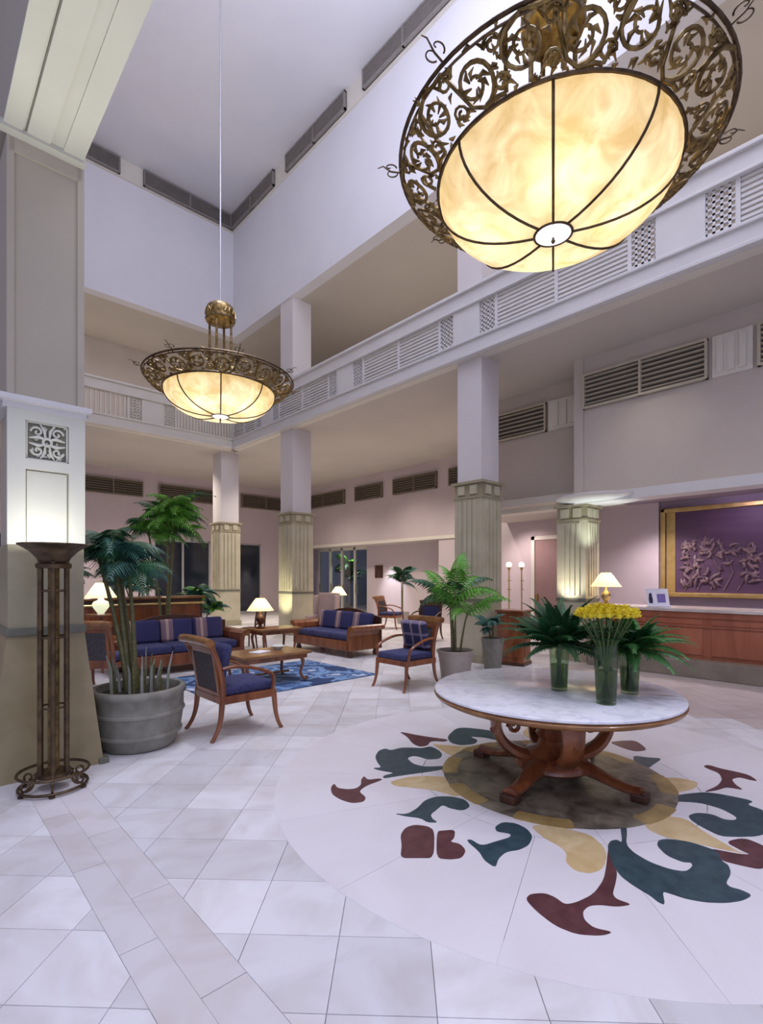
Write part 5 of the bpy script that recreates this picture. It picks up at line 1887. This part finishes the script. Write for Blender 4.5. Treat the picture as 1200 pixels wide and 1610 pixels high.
POT1 = ([(0, 0), (0.30, 0), (0.325, 0.02), (0.36, 0.12), (0.385, 0.13), (0.385, 0.15), (0.372, 0.16), (0.395, 0.32), (0.41, 0.33), (0.41, 0.35), (0.398, 0.36), (0.40, 0.48), (0.42, 0.50), (0.425, 0.54), (0.41, 0.56), (0.37, 0.56), (0.355, 0.50), (0.35, 0.46), (0, 0.46)], 'planter_stone', 0.50, 0.352)
p1 = palm('tall cane palm in a big ribbed grey stone planter beside the panelled column', (1.64, 5.16, 0), 0, POT1,
          [(-0.08, 0.05, 1.42, -.12, .12), (-0.03, 0.0, 1.22, -.05, .05), (-0.02, 0.10, 1.32, -.08, .26), (-0.10, 0.02, 1.30, -.20, .20)],
          (12, 0.50, 0.24, ['leaf_dark', 'leaf_blue', 'leaf_dark'], 0.024), 21)
# young shoots round the planter's rim
for k in range(22):
    a = 2 * PI * k / 22 + .2
    r_ = 0.12 + 0.14 * (k % 4) / 3
    q = B()
    q.tube([(r_ * math.cos(a), r_ * math.sin(a), 0.49), (r_ * 1.05 * math.cos(a), r_ * 1.05 * math.sin(a), 0.66 + .05 * (k % 3)), (r_ * 1.2 * math.cos(a), r_ * 1.2 * math.sin(a), 0.74 + .05 * (k % 4))], [.016, .013, .004], 6)
    q.obj('shoot', 'shoot_lit' if k % 2 else 'cane_green', p1, True)
POT2 = ([(0, 0), (0.20, 0), (0.22, 0.02), (0.255, 0.30), (0.275, 0.42), (0.295, 0.44), (0.295, 0.47), (0.265, 0.47), (0.255, 0.42), (0, 0.40)], 'planter_beige', 0.42, 0.255)
p2 = palm('bright arching palm in a beige pot beside the fluted column', (6.28, 5.02, 0), 0.4, POT2,
          [(0, 0, 0.95, .03, .02), (0.08, 0.05, 0.75, .08, .05), (-0.07, 0.03, 0.85, -.08, .02), (0.0, -0.08, 0.62, .02, -.10)],
          (5, 0.85, 0.26, ['leaf_bright', 'leaf_bright', 'leaf_dark'], 0.040, 0.75), 31)
POT3 = ([(0, 0), (0.17, 0), (0.22, 0.25), (0.24, 0.38), (0.25, 0.40), (0.22, 0.40), (0.21, 0.36), (0, 0.35)], 'planter_beige', 0.36, 0.21)
p3 = palm('tall bushy bright green palm rising behind the long navy sofa', (3.62, 9.85, 0), 0.2, POT3,
          [(0, 0, 2.45, .06, .0), (0.05, 0.05, 2.2, .22, .08), (-0.05, 0.03, 2.1, -.26, .06), (0.0, -0.06, 2.65, .10, -.06), (0.02, -0.04, 2.35, -.1, -.1)],
          (15, 0.74, 0.26, ['leaf_bright', 'leaf_bright', 'leaf_bright', 'leaf_dark'], 0.036), 41)
p4 = palm('low dark leafy plant behind the far end of the navy sofa', (5.2, 12.0, 0), 0.9, POT3,
          [(0, 0, 0.92, .03, .0), (0.06, 0.05, 0.8, .22, .08), (-0.06, 0.03, 0.75, -.24, .06), (0.0, -0.06, 0.5, .1, -.2)],
          (11, 0.50, 0.18, ['leaf_dark', 'leaf_blue', 'leaf_bright'], 0.045), 51)
p9 = palm('blue-green shrub rising behind the middle of the bar counter', (3.85, 12.15, 0), 0.5, POT3,
          [(0, 0, 1.25, .03, .0), (0.06, 0.05, 1.05, .22, .08), (-0.06, 0.03, 1.1, -.24, .06)],
          (11, 0.55, 0.20, ['leaf_blue', 'leaf_dark'], 0.045), 53)
p5 = palm('low blue-green plant before the fluted column beside the podium', (7.40, 5.10, 0), 0.9, ([(0, 0), (0.14, 0), (0.18, 0.42), (0.20, 0.56), (0.17, 0.56), (0.16, 0.5), (0, 0.5)], 'planter_stone', 0.52, 0.16),
          [(0, 0, 0.34, .01, .0), (0.03, 0.03, 0.28, .05, .03)],
          (8, 0.30, 0.15, ['leaf_blue', 'leaf_blue'], 0.035), 61)
p6 = palm('dark potted palm against the pale alcove wall', (12.6, 12.4, 0), 0.3, POT3,
          [(0, 0, 1.35, .03, .0), (0.05, 0.05, 1.1, .12, .08)],
          (8, 0.75, 0.25, ['leaf_dark', 'leaf_blue'], 0.05), 71)
p7 = palm('leafy shrub standing outside the cream glass doors', (15.45, 18.9, 0), 0.3, POT3,
          [(0, 0, 1.9, .03, .0), (0.05, 0.05, 1.5, .2, .3), (0.05, 0.05, 1.3, -.1, -.3)],
          (9, 0.8, 0.35, ['leaf_bright', 'leaf_dark'], 0.08), 81)
p8 = palm('dark potted plant left of the bar counter top', (2.05, 12.2, 0), 0.3, POT3,
          [(0, 0, 1.6, .03, .0), (0.05, 0.05, 1.3, .3, .1), (0.05, 0.05, 1.2, -.3, .1)],
          (9, 0.8, 0.30, ['leaf_dark', 'leaf_blue'], 0.06), 91)

# ================================================================== RECEPTION
t = thing('reception_counter', 'long reddish wooden reception desk with pale stone top and grey plinth', 'counter', (9.4, 1.1, 0))
Y0, Y1 = -3.2, 3.05          # along y, relative to the counter's origin
q = B()
q.b2(-0.25, 0.60, Y0, Y1 + 0.10, 0, 0.28, 0.015)
q.obj('plinth', 'plinth_stone', t)
q = B()
q.b2(0, 0.65, Y0, Y1, 0.28, 1.02)
q.obj('body', 'wood_counter', t)
q = B()
q.b2(-0.03, 0.03, Y0, Y1 + 0.02, 0.94, 1.03, 0.008)
q.b2(-0.022, 0.02, Y0, Y1 + 0.02, 0.79, 0.815, 0.005)
q.obj('frieze', 'wood_counter', t)
q = B()
q.b2(-0.07, 0.78, Y0, Y1 + 0.06, 1.035, 1.09, 0.012)
q.obj('counter_top', 'counter_marble', t)
y = Y1 - 0.04
while y > Y0 + 0.8:
    q = B()
    q.b2(-0.018, 0.01, y - 0.80, y - 0.06, 0.34, 0.77, 0.006)
    q.obj('panel', 'wood_counter', t)
    q = B()
    q.b2(-0.012, 0.01, y - 0.80, y - 0.06, 0.835, 0.925, 0.005)
    q.obj('panel', 'wood_counter', t)
    y -= 0.86
# podium
t = thing('podium', 'small wooden podium desk beside the fluted column', 'podium', (8.22, 5.20, 0), math.radians(12))
q = B()
q.box((0, 0, 0.50), (0.40, 0.50, 0.94), 0.01)
q.obj('body', 'wood', t)
q = B()
q.box((0, 0, 0.985), (0.46, 0.56, 0.04), 0.012)
q.obj('top', 'wood', t)
q = B()
q.box((0, 0, 0.03), (0.43, 0.53, 0.06), 0.008)
q.obj('plinth', 'wood_dark', t)
for s, M_ in ((0, Matrix.Identity(4)), (1, Matrix.Rotation(PI / 2, 4, 'Z'))):
    q = B()
    q.box((-0.205 if s == 0 else -0.255, 0, 0.5), (0.015, 0.36 if s == 0 else 0.28, 0.70), 0.005)
    q.xf(M_).obj('panel', 'wood', t)

# brochure stand
t = thing('brochure_stand', 'white card stand with printed purple picture on the reception desk', 'stand', (9.52, 3.15, 1.09), math.radians(52))
q = B()
q.box((0, 0, 0.0), (0.12, 0.40, 0.02), 0.004)
q.xf(Matrix.Translation((0, 0, 0.012))).obj('base', 'white_card', t)
Rm = Matrix.Translation((0.0, 0, 0.02)) @ Matrix.Rotation(math.radians(12), 4, 'Y')
q = B()
q.box((0, 0, 0.15), (0.012, 0.40, 0.30), mat=Rm)
q.obj('card', 'white_card', t)
q = B()
q.box((-0.008, -0.06, 0.13), (0.004, 0.15, 0.15), mat=Rm)
q.obj('printed_square', 'print_purple', t)
q = B()
pts = [(-0.03, -.075), (0.03, -.075), (0.036, -.01), (0.026, .05), (0.024, .085), (-0.006, .11), (-0.028, .085), (-0.026, .05), (-0.036, -.01)]
q.prism(pts, -0.002, 0.002, Rm @ Matrix.Translation((-0.009, 0.135, 0.12)) @ Matrix(((0, 0, 1, 0), (1, 0, 0, 0), (0, 1, 0, 0), (0, 0, 0, 1))))
q.obj('printed_figure', 'print_dark', t)

table_lamp('lit lamp with domed cream shade on the end of the reception desk', (9.52, 4.06, 1.09), 'brass', 0.27, 2.6, 'urn', 0.26)
# framed artwork on the reception wall
t = thing('framed_artwork', 'wide gold-framed purple relief panel with leafy branches behind the reception desk', 'artwork', (11.5, 1.4, 1.25))
AL, AH = 4.6, 1.72
q = B()
q.b2(-0.03, 0, -AL / 2, AL / 2, 0, AH)
q.obj('panel', 'art_ground', t)
q = B()
for z in (0.0, AH):
    q.box((-0.05, 0, z), (0.10, AL + 0.09, 0.09), 0.015)
for y in (-AL / 2, AL / 2):
    q.box((-0.05, y, AH / 2), (0.10, 0.09, AH + 0.09), 0.015)
q.obj('frame', 'gold_frame', t)
q = B()
q.b2(-0.045, -0.03, AL / 2 - 0.22, AL / 2 - 0.06, 0.05, AH - 0.05)
q.obj('gilded_border', 'gold_frame', t)
rnd = random.Random(4)
leafs = B()
for k in range(95):
    y = AL / 2 - 0.36 - rnd.random() * 1.25
    z = 0.18 + rnd.random() * 1.3
    if z > 1.55 - (AL / 2 - y) * .5:
        z *= .7
    a = rnd.uniform(0, 2 * PI)
    l = rnd.uniform(.10, .24)
    u = Vector((0, math.cos(a), math.sin(a)))
    w_ = Vector((0, -math.sin(a), math.cos(a))) * rnd.uniform(-.05, .05)
    p = Vector((-0.035, y, z))
    leafs.tube([p - u * l * .5, p - u * l * .2 + w_ - Vector((.016, 0, 0)), p + u * l * .15 + w_ - Vector((.016, 0, 0)), p + u * l * .5], [.005, .030, .034, .004], 6, True, up=(1, 0, 0), flat=1.0)
for k in range(5):
    y = AL / 2 - 0.4 - .22 * k
    leafs.tube([(-0.035, y, 0.1), (-0.045, y - .16, 0.45), (-0.045, y - .02, .8), (-0.04, y - .22, 1.2 - .08 * k), (-0.04, y - .12, 1.4 - .1 * k)], [.012, .010, .009, .006, .004], 6)
o = leafs.obj('leaf_relief', 'art_relief', t, True)
o['kind'] = 'stuff'
spot('artwork_light', (10.3, 2.2, 3.05), (11.5, 2.2, 2.0), 26, (0.82, 0.62, 1.0), 120, 0.9)
spot('desk_wall_fill', (10.6, 1.0, 3.05), (10.6, 1.0, 1.0), 150, (0.9, 0.80, 0.92), 120, 0.9)  # unseen spots placed behind the desk to brighten the wall
spot('desk_wall_fill', (10.4, 3.6, 3.05), (10.6, 3.6, 1.0), 170, (0.95, 0.82, 0.88), 120, 0.9)
spot('passage_light', (11.6, 7.6, 3.1), (12.4, 7.2, 1.0), 90, (1.0, 0.82, 0.8), 120, 0.9)

# small dark picture in the alcove
t = thing('picture', 'small square dark picture on the pale alcove wall', 'picture', (14.6, 15.75, 1.85))
q = B()
q.b2(-0.03, 0, -0.24, 0.24, -0.26, 0.26, 0.006)
q.obj('frame', 'wood_dark', t)
q = B()
q.b2(-0.035, -0.03, -0.19, 0.19, -0.21, 0.21)
q.obj('canvas', 'picture_dark', t)

# two slender globe lamps standing in the passage
gl = thing('globe_lamp', 'slender globe lamp nearest the fluted column, in the passage', 'lamp', (11.08, 7.15, 0))
q = B()
q.lathe([(0, 0), (0.14, 0), (0.14, 0.02), (0.03, 0.05), (0.018, 0.12), (0.016, 1.78), (0.04, 1.82), (0.05, 1.86), (0, 1.86)], 18)
q.obj('stand', 'brass', gl, True, 50)
q = B()
q.lathe([(0, 1.84), (0.05, 1.86), (0.075, 1.91), (0.06, 1.97), (0, 2.0)], 16)
q.obj('globe', 'globe_glow', gl, True)
q = B()
for z in (1.30, 1.52):
    q.tube(arc((0, 0, z), 0.05, 0, 2 * PI, 15, 'xy'), 0.01, 5, False)
    q.tube([(-.05, 0, z), (.05, 0, z)], 0.008, 5)
q.obj('collars', 'brass', gl, True)
gl2 = dup(gl, (11.42, 7.0, 0), 0.0, 'slender globe lamp farther along, beside the rose door')
